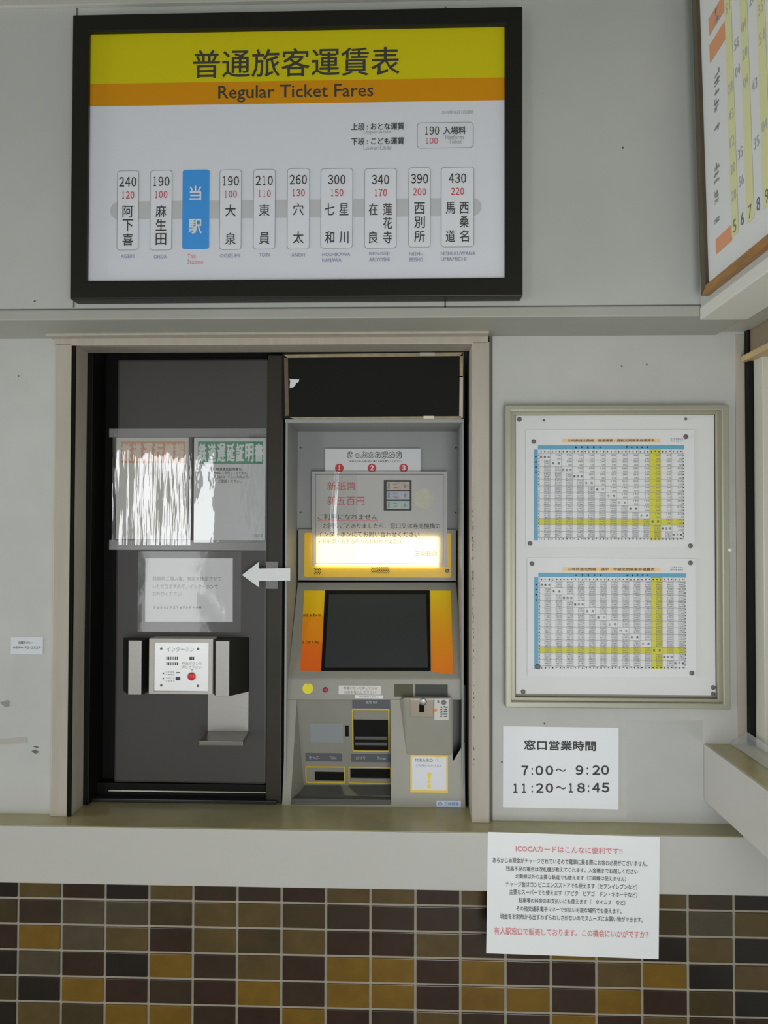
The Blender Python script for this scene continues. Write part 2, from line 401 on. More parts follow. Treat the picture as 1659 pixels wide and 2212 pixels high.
# ------------------------------------------------------------------ big fare board
def T(s, cu, v0, v1, wd, *r): return (s, cu-wd/2, v0, cu+wd/2, v1)+r
PB = PY(YU-0.045)
q_out = PB.quad(154, 23, 1129, 642.5); q_in = PB.quad(189, 60, 1091, 603)
c0 = PB.pt((q_out[0][0]+q_out[1][0])/2, q_out[0][1], 0)
fb = thing('fare_board', 'wide black framed fare board with yellow and orange title bands on the upper wall', 'sign', (c0.x, YU, c0.z))
build('frame', MB().ring(PB, q_out, q_in, 0.0, 0.0445), mat('dark_bronze_frame', (24, 23, 18), 0.4, spec=0.3), fb, 0.003)
build('panel', MB().slab(PB, inset(q_in, -0.004), -0.012, 0.02), mat('white_sign_panel', (198, 200, 206), 0.42), fb)
TP = -0.0115
build('yellow_band', MB().flat(PB, PB.quad(189, 59, 1091, 170), TP), mat('sign_yellow', (186, 176, 14), 0.45, spec=.3), fb, recalc=False)
build('orange_band', MB().flat(PB, PB.quad(189, 168.5, 1091, 217.5), TP+0.0002), mat('sign_orange', (190, 128, 10), 0.45, spec=.3), fb, recalc=False)
lettering(PB, [('普通旅客運賃表', 414, 98, 863, 160), ('Regular Ticket Fares', 469, 177, 806, 214)], m_ink, fb, TP+0.0006, 'title_lettering', 0.006)
a0, b0, a1, b1 = PB.rect(234, 427, 1041, 466)
build('route_line', MB().flat(PB, rrect(a0, b0, a1, b1, (b1-b0)*0.49), TP), mat('route_line_grey', (172, 174, 175), 0.5), fb, recalc=False)
st = [(272.5, 47, '240', '120', ['阿下喜'], 'AGEKI', None, 364, 537, 257, 286, 550),
      (344.5, 48, '190', '100', ['麻生田'], 'OHDA', None, 363, 537, 329, 357, 551),
      (495.5, 48, '190', '100', ['大泉'], 'OOIZUMI', None, 362, 536, 473, 515, 549),
      (569, 48, '210', '110', ['東員'], 'TOIN', None, 361, 535, 558, 580, 547),
      (643, 49, '260', '130', ['穴太'], 'ANOH', None, 359, 535, 628, 657, 547),
      (726.5, 70, '300', '150', ['七和', '星川'], 'HOSHIKAWA', 'NANAWA', 359, 533, 695, 756, 546),
      (821.5, 70, '340', '170', ['在良', '蓮花寺'], 'RENGEJI', 'ARIYOSHI', 359, 533, 797, 841, 545),
      (906.5, 48, '390', '200', ['西別所'], 'NISHI-', 'BESSHO', 357, 531, 884, 914, 545),
      (989, 72, '430', '220', ['馬道', '西桑名'], 'NISHI-KUWANA', 'UMAMICHI', 356, 530, 953, 1028, 544)]
def digits(P, t, cu, v0, v1, pitch, m, parent, off, name, bold=.006):
    it = []
    for k, ch in enumerate(t):
        c_ = cu+(k-(len(t)-1)/2)*pitch; w_ = pitch*(.42 if ch == '1' else .84)/2
        it.append((chr(ord(ch)+0xFEE0), c_-w_, v0, c_+w_, v1))
    return lettering(P, it, m, parent, off, name, bold)
m_box = mat('station_box_outline', (120, 124, 122), 0.5); m_boxf = mat('station_box_white', (203, 205, 211), 0.42)
for cu, wd, f1, f2, nm, ro, ro2, vt, vb, ru0, ru1, rv in st:
    a0, b0, a1, b1 = PB.rect(cu-wd/2, vt, cu+wd/2, vb)
    ol = rrect(a0, b0, a1, b1, 0.008); t = 0.0011
    bx = build('station_box', MB().flat(PB, ol, TP+0.0003), m_boxf, fb, recalc=False)
    n = len(ol); rg = MB(); i2 = rrect(a0+t, b0+t, a1-t, b1-t, 0.007)
    for k in range(n):
        j = (k+1) % n; rg.flat(PB, [ol[k], ol[j], i2[j], i2[k]], TP+0.0005)
    build('outline', rg, m_box, bx, recalc=False)
    v1_ = vt+14; inkb, inkv = [], []
    digits(PB, f1, cu, v1_, v1_+21, 13.2, m_ink, bx, TP+.0008, 'adult_fare', .012); digits(PB, f2, cu, v1_+31, v1_+47, 10, m_red, bx, TP+.0008, 'child_fare', .014)
    for ci, col in enumerate(nm):
        cc = cu if len(nm) == 1 else cu+(-15.5 if ci == 0 else 15.5)
        if len(nm) == 2 and wd > 71: cc = cu+(-15.5 if ci == 0 else 14.5)
        n_ = len(col); ys = [vt+76, vt+106, vt+137] if n_ == 3 else [vt+76, vt+137]
        for ch, y in zip(col, ys): inkb.append(T(ch, cc, y, y+26, 23 if len(nm) == 1 else 20))
    inkv.append((ro, ru0, rv-4, ru1, rv+4))
    if ro2: inkv.append((ro2, ru0, rv+8, ru0+min(ru1-ru0, len(ro2)*6.9), rv+16.5))
    lettering(PB, inkb, m_ink, bx, TP+0.0008, 'station_name', 0.006); lettering(PB, inkv, m_vio, bx, TP+0.0008, 'romanised_name')
a0, b0, a1, b1 = PB.rect(391, 362, 449.5, 534.5)
tb = build('this_station_box', MB().flat(PB, rrect(a0, b0, a1, b1, 0.006), TP+0.0003), mat('sign_blue', (60, 138, 208), 0.42), fb, recalc=False)
lettering(PB, [T('当', 419.5, 397, 429, 26), T('駅', 419, 469, 501, 29)], m_white, tb, TP+0.0007, 'lettering', 0.012)
lettering(PB, [('This', 402, 545, 420, 554.5), ('Station', 402, 557, 436, 567)], m_redp, fb, TP+0.0008, 'this_station_lettering')
a0, b0, a1, b1 = PB.rect(901, 259, 1024, 315); ol = rrect(a0, b0, a1, b1, 0.009); i2 = rrect(a0+.0011, b0+.0011, a1-.0011, b1-.0011, .008); rg = MB()
for k in range(len(ol)):
    j = (k+1) % len(ol); rg.flat(PB, [ol[k], ol[j], i2[j], i2[k]], TP+0.0005)
build('platform_ticket_outline', rg, m_box, fb, recalc=False)
digits(PB, '190', 933, 268, 286, 11.4, m_ink, fb, TP+.0007, 'platform_fare'); digits(PB, '100', 932.5, 292.5, 306, 9.6, m_red, fb, TP+.0007, 'platform_child_fare')
lettering(PB, [('入場料', 958, 268, 1007, 285)], m_ink, fb, TP+0.0007, 'platform_lettering', 0.01)
lettering(PB, [('上段 : おとな運賃', 758, 260, 873, 276)], m_ink, fb, TP+0.0007, 'adult_key_lettering', 0.012); lettering(PB, [('下段 : こども運賃', 758, 292, 873, 308)], m_ink, fb, TP+0.0007, 'child_key_lettering', 0.012)
lettering(PB, [('Upper:Adult', 785, 276.5, 845, 285)], m_ink3, fb, TP+0.0007, 'key_translation'); lettering(PB, [('Lower:Child', 785, 310, 845, 318.5)], m_ink3, fb, TP+0.0007, 'key_translation')
lettering(PB, [('Platform', 962, 287, 1002, 296), ('-Ticket', 967, 297, 998, 305)], m_ink3, fb, TP+0.0007, 'platform_translation'); lettering(PB, [('2019年10月1日改定', 955, 233, 1024, 241)], m_ink3, fb, TP+0.0007, 'date_lettering')

# ------------------------------------------------------------------ fare table on the right-hand upper wall
PR = Plane(((xu-0.02), -0.4, 2.0), (-math.cos(0.026), 0, -math.sin(0.026)), (0, -1, 0))
PR.p = Vector((xu-0.018, -0.2, wz(1513, 640, YU)))
b_in = PR.ab(1520, 618)[1]; b_out = PR.ab(1513, 641)[1]; a_out = PR.ab(1504, 330)[0]; a_in = PR.ab(1514.5, 330)[0]
rb = thing('timetable_board', 'large wood framed train timetable with pale yellow columns high on the right-hand wall', 'sign', tuple(PR.pt(0.45, b_out, -0.015)))
A1, B1 = 0.95, 0.92
build('sheet', MB().slab(PR, [(a_in-.004, b_in-.004), (A1-.02, b_in-.004), (A1-.02, B1-.02), (a_in-.004, B1-.02)], -0.008, 0.004), mat('table_sheet', (196, 198, 196), 0.5), rb)
m_fw = mat('varnished_wood_frame', (142, 98, 36), 0.32, var=0.35, scale=9, stretch=(4, 1.2, 4))
m_fd = mat('dark_varnished_wood', (70, 60, 44), 0.4, var=0.2, scale=9)
build('frame', MB().slab(PR, [(a_out, b_out), (A1, b_out), (A1, b_in), (a_in, b_in)], 0.0, 0.02), m_fw, rb, 0.003)
build('frame', MB().slab(PR, [(a_out, b_out), (a_in, b_in), (a_in, B1), (a_out, B1)], 0.0, 0.02), m_fd, rb, 0.002)
build('frame', MB().slab(PR, [(a_out, B1), (A1, B1), (A1, B1-.02), (a_in, B1-.02)], 0.0, 0.02), m_fw, rb, 0.003)
ac = [PR.ab(u, 300)[0] for u in (1536, 1566, 1570, 1585, 1600.5, 1617, 1635, 1652)]
bb = PR.ab(1575, 512)[1]; m_ys = mat('pale_yellow_column', (194, 195, 146), 0.5)
aa = ac[1]; stepa = (ac[6]-ac[1])/4.0
for k in range(0, 9, 2):
    build('yellow_column', MB().flat(PR, [(aa+k*stepa, bb), (aa+(k+0.92)*stepa, bb), (aa+(k+0.92)*stepa, B1-.06), (aa+k*stepa, B1-.06)], -0.0075), m_ys, rb, recalc=False)
m_or = mat('faded_orange_block', (198, 136, 98), 0.5)
for b_lo, b_hi in ((PR.ab(1536, 553)[1], PR.ab(1536, 520)[1]), (PR.ab(1527, 135)[1], PR.ab(1527, 95)[1]), (PR.ab(1560, 40)[1]+.02, PR.ab(1560, 0)[1]+.02)):
    build('orange_block', MB().flat(PR, [(ac[0]-.012, b_lo), (aa, b_lo), (aa, b_hi), (ac[0]-.012, b_hi)], -0.0074), m_or, rb, recalc=False)
mk, mk2 = MB(), MB(); m_fade = mat('faded_figure_ink', (162, 164, 162), .6)
def write(mb, t, a, b, wd, ht):
    vs, fs = glyphs(t); i = len(mb.v)
    for x, y in vs: mb.v.append(tuple(PR.pt(a+wd*x, b+ht*y, -0.0071)))
    for f in fs: mb.f.append([i+k for k in f])
for j in range(9):                           # hour at the foot of each column, faded minutes over it
    h_ = str(5+j); write(mk, h_, aa+(j+.25)*stepa, bb+.006, stepa*(.4 if len(h_) == 1 else .6), .026)
    mb = MB()
    for k in range(1, 15):
        if random.random() < 0.62:
            write(mb, '%02d' % random.choice((4, 12, 20, 28, 35, 43, 51, 56)), aa+(j+.15)*stepa, bb+.016+k*.056+.014*(j % 3), stepa*.62, .021)
    if mb.v: build('faded_minutes', mb, m_fade, rb, recalc=False)
strokes(mk2, PR, [(1534, v, 1547, v+d) for v, d in ((14, 16), (32, 16), (150, 15), (168, 17), (188, 17), (208, 17), (228, 12), (268, 17), (350, 18), (370, 14), (386, 10), (410, 18), (430, 8), (468, 14))], -0.0072, .09)
build('faded_print', mk2, m_ink3, rb, recalc=False); build('hour_figures', mk, m_ink2, rb, recalc=False)

# ------------------------------------------------------------------ dark door with its fixed frame
zd0 = zc+0.001; xd0, xd1 = wx(176, 1200, 0.066), wx(607, 1200, 0.10)
mb = MB(); mb.box(xd0, wx(612, 1200, .16), 0.16, 0.18, zd0, zh+0.03); door = build('door_1', mb, m_black, None); door['kind'] = 'structure'
mb = MB(); mb.box(xd0-0.004, wx(198, 1200, .07), 0.067, 0.16, zd0, zh+0.02); build('door_frame', mb, m_black, door, 0.002)
mb = MB(); mb.box(wx(608, 1200, .34), ox1+0.02, 0.345, 0.36, zd0, zh+0.04); build('back_board', mb, m_black, door)
mb = MB(); mb.box(ox1-0.004, ox1+0.01, 0.101, 0.35, zd0, zh+0.04); build('side_board', mb, m_black, door)
mb = MB(); mb.box(xd0, ox1+0.02, 0.075, 0.085, wz(700, 759.5, 0.075), zh+0.04); build('door_frame', mb, m_black, door, 0.002)
mb = MB(); mb.box(wx(250, 1240, .11), wx(577, 1240, .11), 0.11, 0.155, wz(400, 1692, .11), wz(400, 776, .11)); build('door_panel', mb, m_door, door, 0.006)
mb = MB(); mb.box(wx(576, 1240, .10), wx(610, 1240, .10), 0.10, 0.158, zd0, wz(560, 766, .10)); build('door_stile', mb, m_stile, door, 0.004)
mb = MB(); mb.box(xd0, wx(576, 1700, .12), 0.125, 0.158, zd0, wz(400, 1693, .125)); build('bottom_rail', mb, m_black, door, 0.002)
zl = wz(400, 1711, .11)
mb = MB(); mb.box(wx(235, 1710, .11), wx(576, 1710, .11), 0.108, 0.126, zl, zl+0.0035); build('sill_edge', mb, m_bright, door)
mb = MB(); mb.box(xd0, wx(600, 1710, .11), 0.09, 0.126, zd0, zd0+0.009); build('sill_track', mb, m_sill, door, 0.002)

def poster(name, label, cat, P, rect, mt, th=0.0008, off=0.0012, group=None, tilt=0.0):
    a0, b0, a1, b1 = P.rect(*rect)
    c = P.pt((a0+a1)/2, b0, 0)
    o = thing(name, label, cat, tuple(c), group)
    am = (a0+a1)/2; bm_ = (b0+b1)/2
    q = [(a-(b-bm_)*tilt, b+(a-am)*tilt) for a, b in ((a0, b0), (a1, b0), (a1, b1), (a0, b1))]
    build('paper', MB().slab(P, q, off, th), mt, o)
    return o
def wavy(P, rect, off, amp, nx=24, nz=12, fx=7, fz=2.0):
    a0, b0, a1, b1 = P.rect(*rect); mb = MB()
    for j in range(nz+1):
        for i in range(nx+1):
            s, t = i/nx, j/nz; e = min(1, 8*min(s, 1-s, t, 1-t))
            d = amp*e*(0.5+0.5*math.sin(fx*6.28*s+2.0*math.sin(fz*3*t+s*5))*math.cos(fz*t*3+s*2))
            mb.v.append(tuple(P.pt(a0+(a1-a0)*s, b0+(b1-b0)*t, off+d)))
    for j in range(nz):
        for i in range(nx):
            k = j*(nx+1)+i; mb.f.append([k, k+1, k+nx+2, k+nx+1])
    return mb
f_tape = film('clear_tape', 0.05, 0.10, 0.25)
f_wr = film('wrinkled_sleeve', 0.20, 0.04, 0.03, 0.5, (52, 1, 4), dist=0.003)
f_wr2 = film('curled_sleeve', 0.17, 0.03, 0.04, 0.3, (22, 1, 12), dist=0.003)
f_clear = film('clear_film_sheet', 0.06, 0.10, 0.15, 0.15, (8, 1, 8))
PD = WD
# orange poster
p1 = poster('poster', 'white poster with a faded orange title band, left of the two door posters', 'poster', PD, (251, 945, 407, 1164.5), mat('poster_paper', (192, 190, 184), .5))
build('title_band', MB().flat(PD, PD.quad(262, 954, 400, 1000.5), 0.0014), mat('faded_orange_band', (196, 142, 110), .5), p1, recalc=False)
lettering(PD, [T('鉄', 274, 957, 997, 22), T('道', 297, 957, 997, 21), T('運', 320, 957, 997, 21), T('行', 343, 957, 997, 21), T('情', 366, 957, 997, 21), T('報', 388, 957, 997, 21)], mat('faded_cream_print', (214, 196, 182), .5), p1, 0.0017, 'title_lettering', 0.03)
lettering(PD, [('三岐鉄道', 372, 1152, 398, 1160)], m_ink3, p1, 0.0015, 'company_lettering')
build('sleeve', wavy(PD, (243, 936, 414, 1178), 0.0030, 0.0012, 40, 14, 3, 1.5), f_wr, p1, smooth=True)
# green poster
p2 = poster('poster', 'white poster with a green title band, right of the two door posters', 'poster', PD, (419, 946, 573.5, 1167), mat('poster_paper_cool', (188, 191, 192), .5))
build('title_band', MB().flat(PD, PD.quad(428, 954, 568, 1002), 0.0014), mat('green_band', (62, 134, 104), .5), p2, recalc=False)
lettering(PD, [T(ch, 438+k*20.2, 958, 998, 18.5) for k, ch in enumerate('鉄道遅延証明書')], m_white, p2, 0.0017, 'title_lettering', 0.02)
lettering(PD, [('鉄道遅延証明書を、', 467, 1010, 525, 1017, 0.012), ('WEBにて発行しております。', 461, 1018, 535, 1025), ('下記QRコードおよびURLより、', 461, 1027, 538, 1034), ('ご確認ください。', 472, 1036, 520, 1043)], m_ink, p2, 0.0015, 'body_lettering', 0.004)
lettering(PD, [('三岐鉄道', 544, 1153, 568, 1161)], m_ink3, p2, 0.0015, 'company_lettering')
mb = MB(); a0, b0, a1, b1 = PD.rect(420, 938, 574, 1172)
nx, nz = 30, 14
for j in range(nz+1):
    for i in range(nx+1):
        s, t = i/nx, j/nz
        lift = (0.0022*min(1, s/(0.22+0.06*math.sin(8*t)))-0.0016*max(0, s-0.28))*min(1, 12*t, 12*(1-t))
        mb.v.append(tuple(PD.pt(a0+(a1-a0)*s, b0+(b1-b0)*t, 0.0028+lift)))
for j in range(nz):
    for i in range(nx):
        k = j*(nx+1)+i; mb.f.append([k, k+1, k+nx+2, k+nx+1])
build('sleeve', mb, f_wr2, p2, smooth=True)
# strips of clear tape round the posters
for i, (r, lb) in enumerate((((236, 926, 575, 944), 'clear tape strip along the top edges of both door posters'), ((236, 1167, 575, 1188), 'clear tape strip along the bottom edges of both door posters'))):
    tag(build('tape_strip', MB().slab(PD, PD.quad(*r), 0.0006, 0.0004), f_tape, None), lb, 'tape')
# notice above the intercom
p3 = poster('notice', 'white notice in clear sleeve taped to the dark door above the intercom', 'notice', PD, (314, 1206, 503, 1343), m_paper2, tilt=0.004)
lettering(PD, [('発車時ご購入後、券面を確認させて', 330, 1245, 478, 1255), ('いただきますので、インターホンで', 330, 1262, 471, 1272), ('お呼びください', 330, 1278, 392, 1288)], m_ink2, p3, 0.0015, bold=0.0)
mb = MB(); strokes(mb, PD, [(332+7*k, 1309, 337+7*k, 1315) for k in range(15)], 0.0015); build('faint_lettering', mb, m_ink3, p3, recalc=False)
build('sleeve', wavy(PD, (298, 1191, 521, 1365), 0.0022, 0.0006, 24, 16, 2, 2.0), film('notice_sleeve', 0.06, 0.07, 0.07, 0.25, (14, 1, 16), dist=0.002), p3, smooth=True)
# white arrow
mb = MB(); PA = PY(0.083)
mb.slab(PA, PA.pts([(523, 1242), (559, 1214), (559, 1228), (627, 1227), (627, 1254), (560, 1255), (560, 1269)]), 0.0016, 0.001)
ar = build('arrow_sign', mb, mat('arrow_paper', (206, 208, 210), .5), None); tag(ar, 'white paper arrow pointing left between the dark door and the ticket machine', 'sign')
build('tape_strip', MB().slab(PA, PA.quad(575, 1213, 600, 1272), 0.0004, 0.0003), f_tape, ar)

# ------------------------------------------------------------------ intercom with steel guards and a little shelf
YI = 0.052; PI_ = PY(YI)
ic = thing('intercom', 'steel intercom with a red call button on the dark door', 'intercom', tuple(PD.pt(PD.ab(400, 1500)[0], PD.ab(400, 1500)[1], 0)))
m_gside = mat('dark_guard_side', (38, 38, 36), 0.35, metal=0.5)
def guard(fr, ba):
    f = [PI_.at(u, v) for u, v in fr]; b = [WD.at(u, v, 0.0005) for u, v in ba]
    g_ = build('guard', MB().prism(f, b), m_gside, ic, 0.0015)
    a0, b0, a1, b1 = PI_.rect(fr[0][0]+.6, fr[0][1]+.6, fr[2][0]-.6, fr[2][1]-.6)
    build('guard_face', MB().slab(PI_, [(a0, b0), (a1, b0), (a1, b1), (a0, b1)], 0.0012, 0.002), m_steel, g_, 0.0005)
guard([(277, 1383), (306, 1383), (306, 1501), (277, 1501)], [(266, 1378), (326, 1378), (326, 1492), (266, 1492)])
guard([(465.5, 1384), (495.5, 1384), (495.5, 1504), (465.5, 1504)], [(456, 1377), (539, 1377), (539, 1494), (456, 1494)])
PH = PY(0.058)
hq = PH.quad(321.5, 1379.5, 459.5, 1499.5); iq = PH.quad(332, 1388.5, 450, 1494)
build('housing', MB().ring(PH, hq, iq, 0.0, 0.051), mat('housing_grey', (182, 178, 172), .42), ic, 0.0015)
fpl = build('face_plate', MB().slab(PH, iq, -0.006, 0.03), mat('face_plate_steel', (222, 222, 222), 0.38, metal=0.55, var=0.03, scale=50, stretch=(1, 1, 12)), ic)
PF = PY(0.064)
for u, v in ((348.5, 1401), (428, 1401.5), (348.5, 1480.5), (427.5, 1481.5)):
    a, b = PF.ab(u, v); build('screw', MB().dome(PF, a, b, 0.0032, 0, 0.0015, 14), m_screw, fpl, smooth=True)
sl = MB()
for v in (1422, 1434):
    for k in range(7): sl.slab(PF, PF.quad(359.5+3.75*k, v-3.2, 361.8+3.75*k, v+3.2), 0.0004, 0.0006)
for k in range(3): sl.slab(PF, PF.quad(409.5+3.7*k, 1419, 412+3.7*k, 1425.5), 0.0004, 0.0006)
for v in (1454.5, 1466): sl.cyl(PF, *PF.ab(353, v), 0.0021, 0.0004, 0.0006, 12)
sl.slab(PF, PF.quad(380.5, 1452, 389, 1454), 0.0004, 0.0006)
build('speaker_slots', sl, m_ink, fpl)
build('switch', MB().slab(PF, PF.quad(380, 1462.5, 389, 1469.5), 0.003, 0.003), mat('blue_black_switch', (50, 56, 84), .4), fpl, 0.0005)
a, b = PF.ab(414.3, 1461); build('button_ring', MB().cyl(PF, a, b, 0.0118, 0.0025, 0.0025, 28), m_steel, fpl, smooth=False)
build('call_button', MB().dome(PF, a, b, 0.0098, 0.0025, 0.0035, 28), mat('red_button', (205, 42, 50), .3), fpl, smooth=True)
lettering(PF, [('インターホン', 360, 1397, 419, 1408)], m_ink3, fpl, 0.0003, 'name_lettering')
lettering(PF, [('呼出ボタンを', 393, 1430, 436, 1436.5), ('押して下さい', 393, 1438, 435, 1444.5), ('▼', 412, 1446, 417.5, 1449)], m_ink3, fpl, 0.0003, 'instruction_lettering')
mb = MB(); strokes(mb, PF, [(358+5*k, v, 362+5*k, v+4) for v in (1449, 1455, 1463, 1469) for k in range(4)], 0.0003, .06); build('small_print', mb, mat('engraved_grey', (176, 177, 178), .5), fpl, recalc=False)
# shelf: plate against the door, bent out into a tray
xs0, xs1 = wx(449.5, 1540, .109), wx(537, 1540, .109); zt0 = wz(495, 1579, .108); yt = 0.005
mb = MB(); mb.box(xs0, xs1, 0.1065, 0.1098, zt0-0.004, wz(495, 1490, .108)); shelf = build('shelf_back', mb, m_steel, ic)
mb = MB(); mb.prism([(xs0, 0.1065, zt0), (xs1+.002, 0.1065, zt0), (wx(524, 1599, yt), yt, zt0), (wx(430, 1599, yt), yt, zt0)],
                    [(xs0, 0.1065, zt0-0.012), (xs1+.002, 0.1065, zt0-0.012), (wx(524, 1599, yt), yt, zt0-.012), (wx(430, 1599, yt), yt, zt0-0.012)])
build('shelf_tray', mb, mat('tray_steel', (120, 118, 112), .3, metal=0.8), shelf, 0.0015)

# ------------------------------------------------------------------ black blanking panel over the machine
PK = PY(0.09)
bp_ = thing('blanking_panel', 'black panel edged with tan tape above the ticket machine', 'panel', tuple(PK.pt(PK.ab(806, 905)[0], PK.ab(806, 904)[1], 0)))
build('board', MB().slab(PK, PK.quad(610, 758, 1004, 904), 0.0, 0.02), mat('black_board', (24, 24, 21), .7, var=.1, scale=5, spec=0.15), bp_)
m_tan = mat('tan_tape', (150, 136, 106), .6, var=0.28, scale=9, stretch=(3, 1, 3)); m_tand = mat('aged_brown_tape', (92, 82, 62), .6, var=0.25, scale=12, stretch=(3, 1, 3))
m_tanl = mat('pale_tape', (172, 168, 152), .6, var=.15, scale=9)
def tape(px, m): build('edging_tape', MB().slab(PK, PK.pts(px), 0.0008, 0.0008), m, bp_)
tape([(614, 766), (1000, 761), (1000, 769), (614, 773)], m_tan)
tape([(613.5, 767), (622, 774), (624, 898), (616, 899)], m_tand)
tape([(993, 770), (1001, 760), (1000, 815), (993, 815)], m_tan)
tape([(993, 812), (1000.5, 812), (1000, 903), (992, 900)], m_tanl)
tape([(624, 901), (995, 899), (999, 906), (640, 906)], m_tan)
build('white_tape', MB().slab(PK, PK.quad(907, 761.5, 939, 768.5), 0.0013, 0.0008), m_tanl, bp_)
build('white_tape', MB().slab(PK, PK.quad(915, 898.5, 938, 905.5), 0.0013, 0.0008), mat('cream_tape', (205, 198, 175), .6), bp_)
tag(build('paper_scrap', MB().slab(PK, PK.pts([(625, 819), (646.5, 820), (645, 826), (640, 828), (637, 834), (633, 837.5), (626, 838), (627, 823)]), 0.0018, 0.0010), m_paper, None), 'torn white paper scrap stuck on the black panel above the machine', 'paper')

# ------------------------------------------------------------------ ticket machine
YM = 0.088
xm0, xm1 = wx(614, 1320, YM), wx(1002.5, 1320, YM); zm0 = zc; zm1 = wz(806, 905, YM); YB = 0.285
tmn = thing('ticket_machine', 'grey ticket vending machine with a blank touch screen and orange side strips', 'ticket machine', ((xm0+xm1)/2, 0.2, zc))
PBK = PY(YB)
S = slope(1257, 0.282, 1466, 0.122); L1 = slope(1466, 0.122, 1512, 0.116); L2 = slope(1512, 0.116, 1749, YM)
# shell: cheeks, hood and bottom box in one enamelled cabinet
mb = MB(); t = 0.006
mb.box(xm0, xm0+t, YM+0.006, 0.33, zm0+.02, zm1); mb.box(xm1-t, xm1, YM+0.006, 0.33, zm0+.02, zm1)
mb.box(xm0, xm1, YM-0.002, 0.33, zm1-0.010, zm1)
cab = build('cabinet', mb, m_grey2, tmn, 0.0015)
a0, b0, a1, b1 = PBK.rect(632, 920, 992, 1146)
build('back_panel', MB().slab(PBK, [(xm0+t, b0), (xm1-t, b0), (xm1-t, zm1-.01), (xm0+t, zm1-.01)], 0, 0.01), m_grey2, tmn)
for u, v in ((649, 967), (985, 967), (649, 1107), (984.5, 1107.5)):
    a, b = PBK.ab(u, v); build('screw', MB().dome(PBK, a, b, 0.0028, 0, .001, 12), mat('dark_screw', (62, 62, 62), .5), tmn, smooth=True)
# backlit header
PHD = PY(0.270)
hdr = build('header_panel', MB().slab(PHD, PHD.quad(643.5, 1143, 986, 1254.5), 0, 0.016), m_grey, tmn, 0.002)
a0, b0, a1, b1 = PHD.rect(657.5, 1151, 974.5, 1247)
build('yellow_fascia', MB().slab(PHD, rrect(a0, b0, a1, b1, .005), 0.0015, .002), mat('header_yellow', (226, 176, 20), .4), hdr)
PLT = PY(0.2675)
build('lit_window', MB().slab(PLT, PLT.quad(684, 1160, 947, 1223), 0.0004, 0.001), emit('header_lamp', (1.0, 0.87, 0.48), 10.5), hdr)
sp = MB()
for v in range(5):
    for k in range(3): sp.cyl(PLT, *PLT.ab(680+k*5+(v % 2)*2.5, 1228+v*2.9), 0.0015, 0.0005, 0.001, 8)
    for k in range(9): sp.cyl(PLT, *PLT.ab(803+k*4.4+(v % 2)*2.2, 1226+v*2.9), 0.0015, 0.0005, 0.001, 8)
build('speaker_holes', sp, m_gap, hdr)
a, b = PLT.ab(966, 1233); build('lock', MB().dome(PLT, a, b, .0055, 0, .002, 18), m_screw, hdr, smooth=True)
# touch screen panel
scp = build('screen_panel', MB().slab(S, S.pts([(643, 1257.5), (986, 1257.5), (1000, 1466), (621.5, 1466)]), 0, .012), m_grey, tmn, 0.002)
zA, zB = S.at(810, 1450).z-zc, S.at(810, 1276).z-zc
def spoly(px, off): return MB().slab(S, S.pts(px), off, 0.0015)
build('orange_strip', spoly([(657, 1276), (701.5, 1276), (693.5, 1450), (648.5, 1448)], .001), ramp_mat('left_strip_print', zA, zB, [(0, (212, 92, 22)), (0.32, (218, 106, 20)), (0.36, (222, 128, 16)), (0.66, (222, 140, 16)), (0.70, (218, 172, 16)), (1, (218, 182, 20))]), scp)
build('orange_strip', spoly([(929.5, 1276), (974, 1276), (979, 1456), (931, 1451)], .001), ramp_mat('right_strip_print', zA, zB, [(0, (230, 118, 30)), (0.45, (228, 142, 22)), (1, (222, 186, 26))]), scp)
mb = MB(); strokes(mb, S, [(655+6.6*k+dx, v, 660+6.6*k+dx, v+7) for v, dx in ((1326, 0), (1384, -2)) for k in range(6)], .0014, .16); build('strip_lettering', mb, mat('brown_print', (150, 92, 24), .5), scp, recalc=False)
sb = build('screen_bezel', spoly([(702.5, 1276), (928, 1276), (930.5, 1450), (694, 1450)], .003), mat('bezel_black', (12, 12, 11), .5, spec=.2), scp, 0.0015)
build('touch_screen', spoly([(711, 1285.5), (920.5, 1285.5), (924, 1443.5), (701.5, 1443.5)], .0042), mat('screen_glass', (50, 53, 53), .38, spec=.35), sb)
# control strip
cs = build('control_strip', MB().slab(L1, L1.pts([(621.5, 1466.5), (1000, 1466.5), (1002, 1512), (618, 1512)]), 0, .01), m_grey, tmn, .0015)
a, b = L1.ab(665, 1487)
ys = MB().slab(L1, [(a+.0148*math.cos(t_), b+.0148*math.sin(t_)) for t_ in [math.radians(105+k*330/22) for k in range(23)]]+[(a, b+.008)], .0008, .0008)
build('yellow_sticker', ys, mat('sticker_yellow', (222, 206, 40), .5), cs)
a, b = L1.ab(703, 1490); build('lamp_button', MB().dome(L1, a, b, .0072, 0, .003, 20), mat('dark_red_lens', (130, 36, 44), .3), cs, smooth=True)
wl = build('white_label', MB().slab(L1, L1.quad(731.5, 1481, 824, 1500), .0008, .0008), mat('label_paper', (196, 194, 188), .5), cs)
lettering(L1, [('券種ボタンを押してから', 742, 1483.5, 814, 1489.5), ('お金を投入して下さい', 744, 1492, 811, 1498.5)], m_ink2, wl, .0011)
wl = build('white_label', MB().slab(L1, L1.quad(767, 1501.5, 828, 1508.5), .0008, .0008), mat('label_paper_cool', (205, 207, 210), .5), cs)
lettering(L1, [('新紙幣使えません', 776, 1503, 818, 1507.3)], m_ink2, wl, .0011)
build('display_window', MB().slab(L1, L1.quad(852, 1478, 892, 1505), .0008, .0008), mat('olive_window', (72, 72, 50), .5, spec=.3), cs)
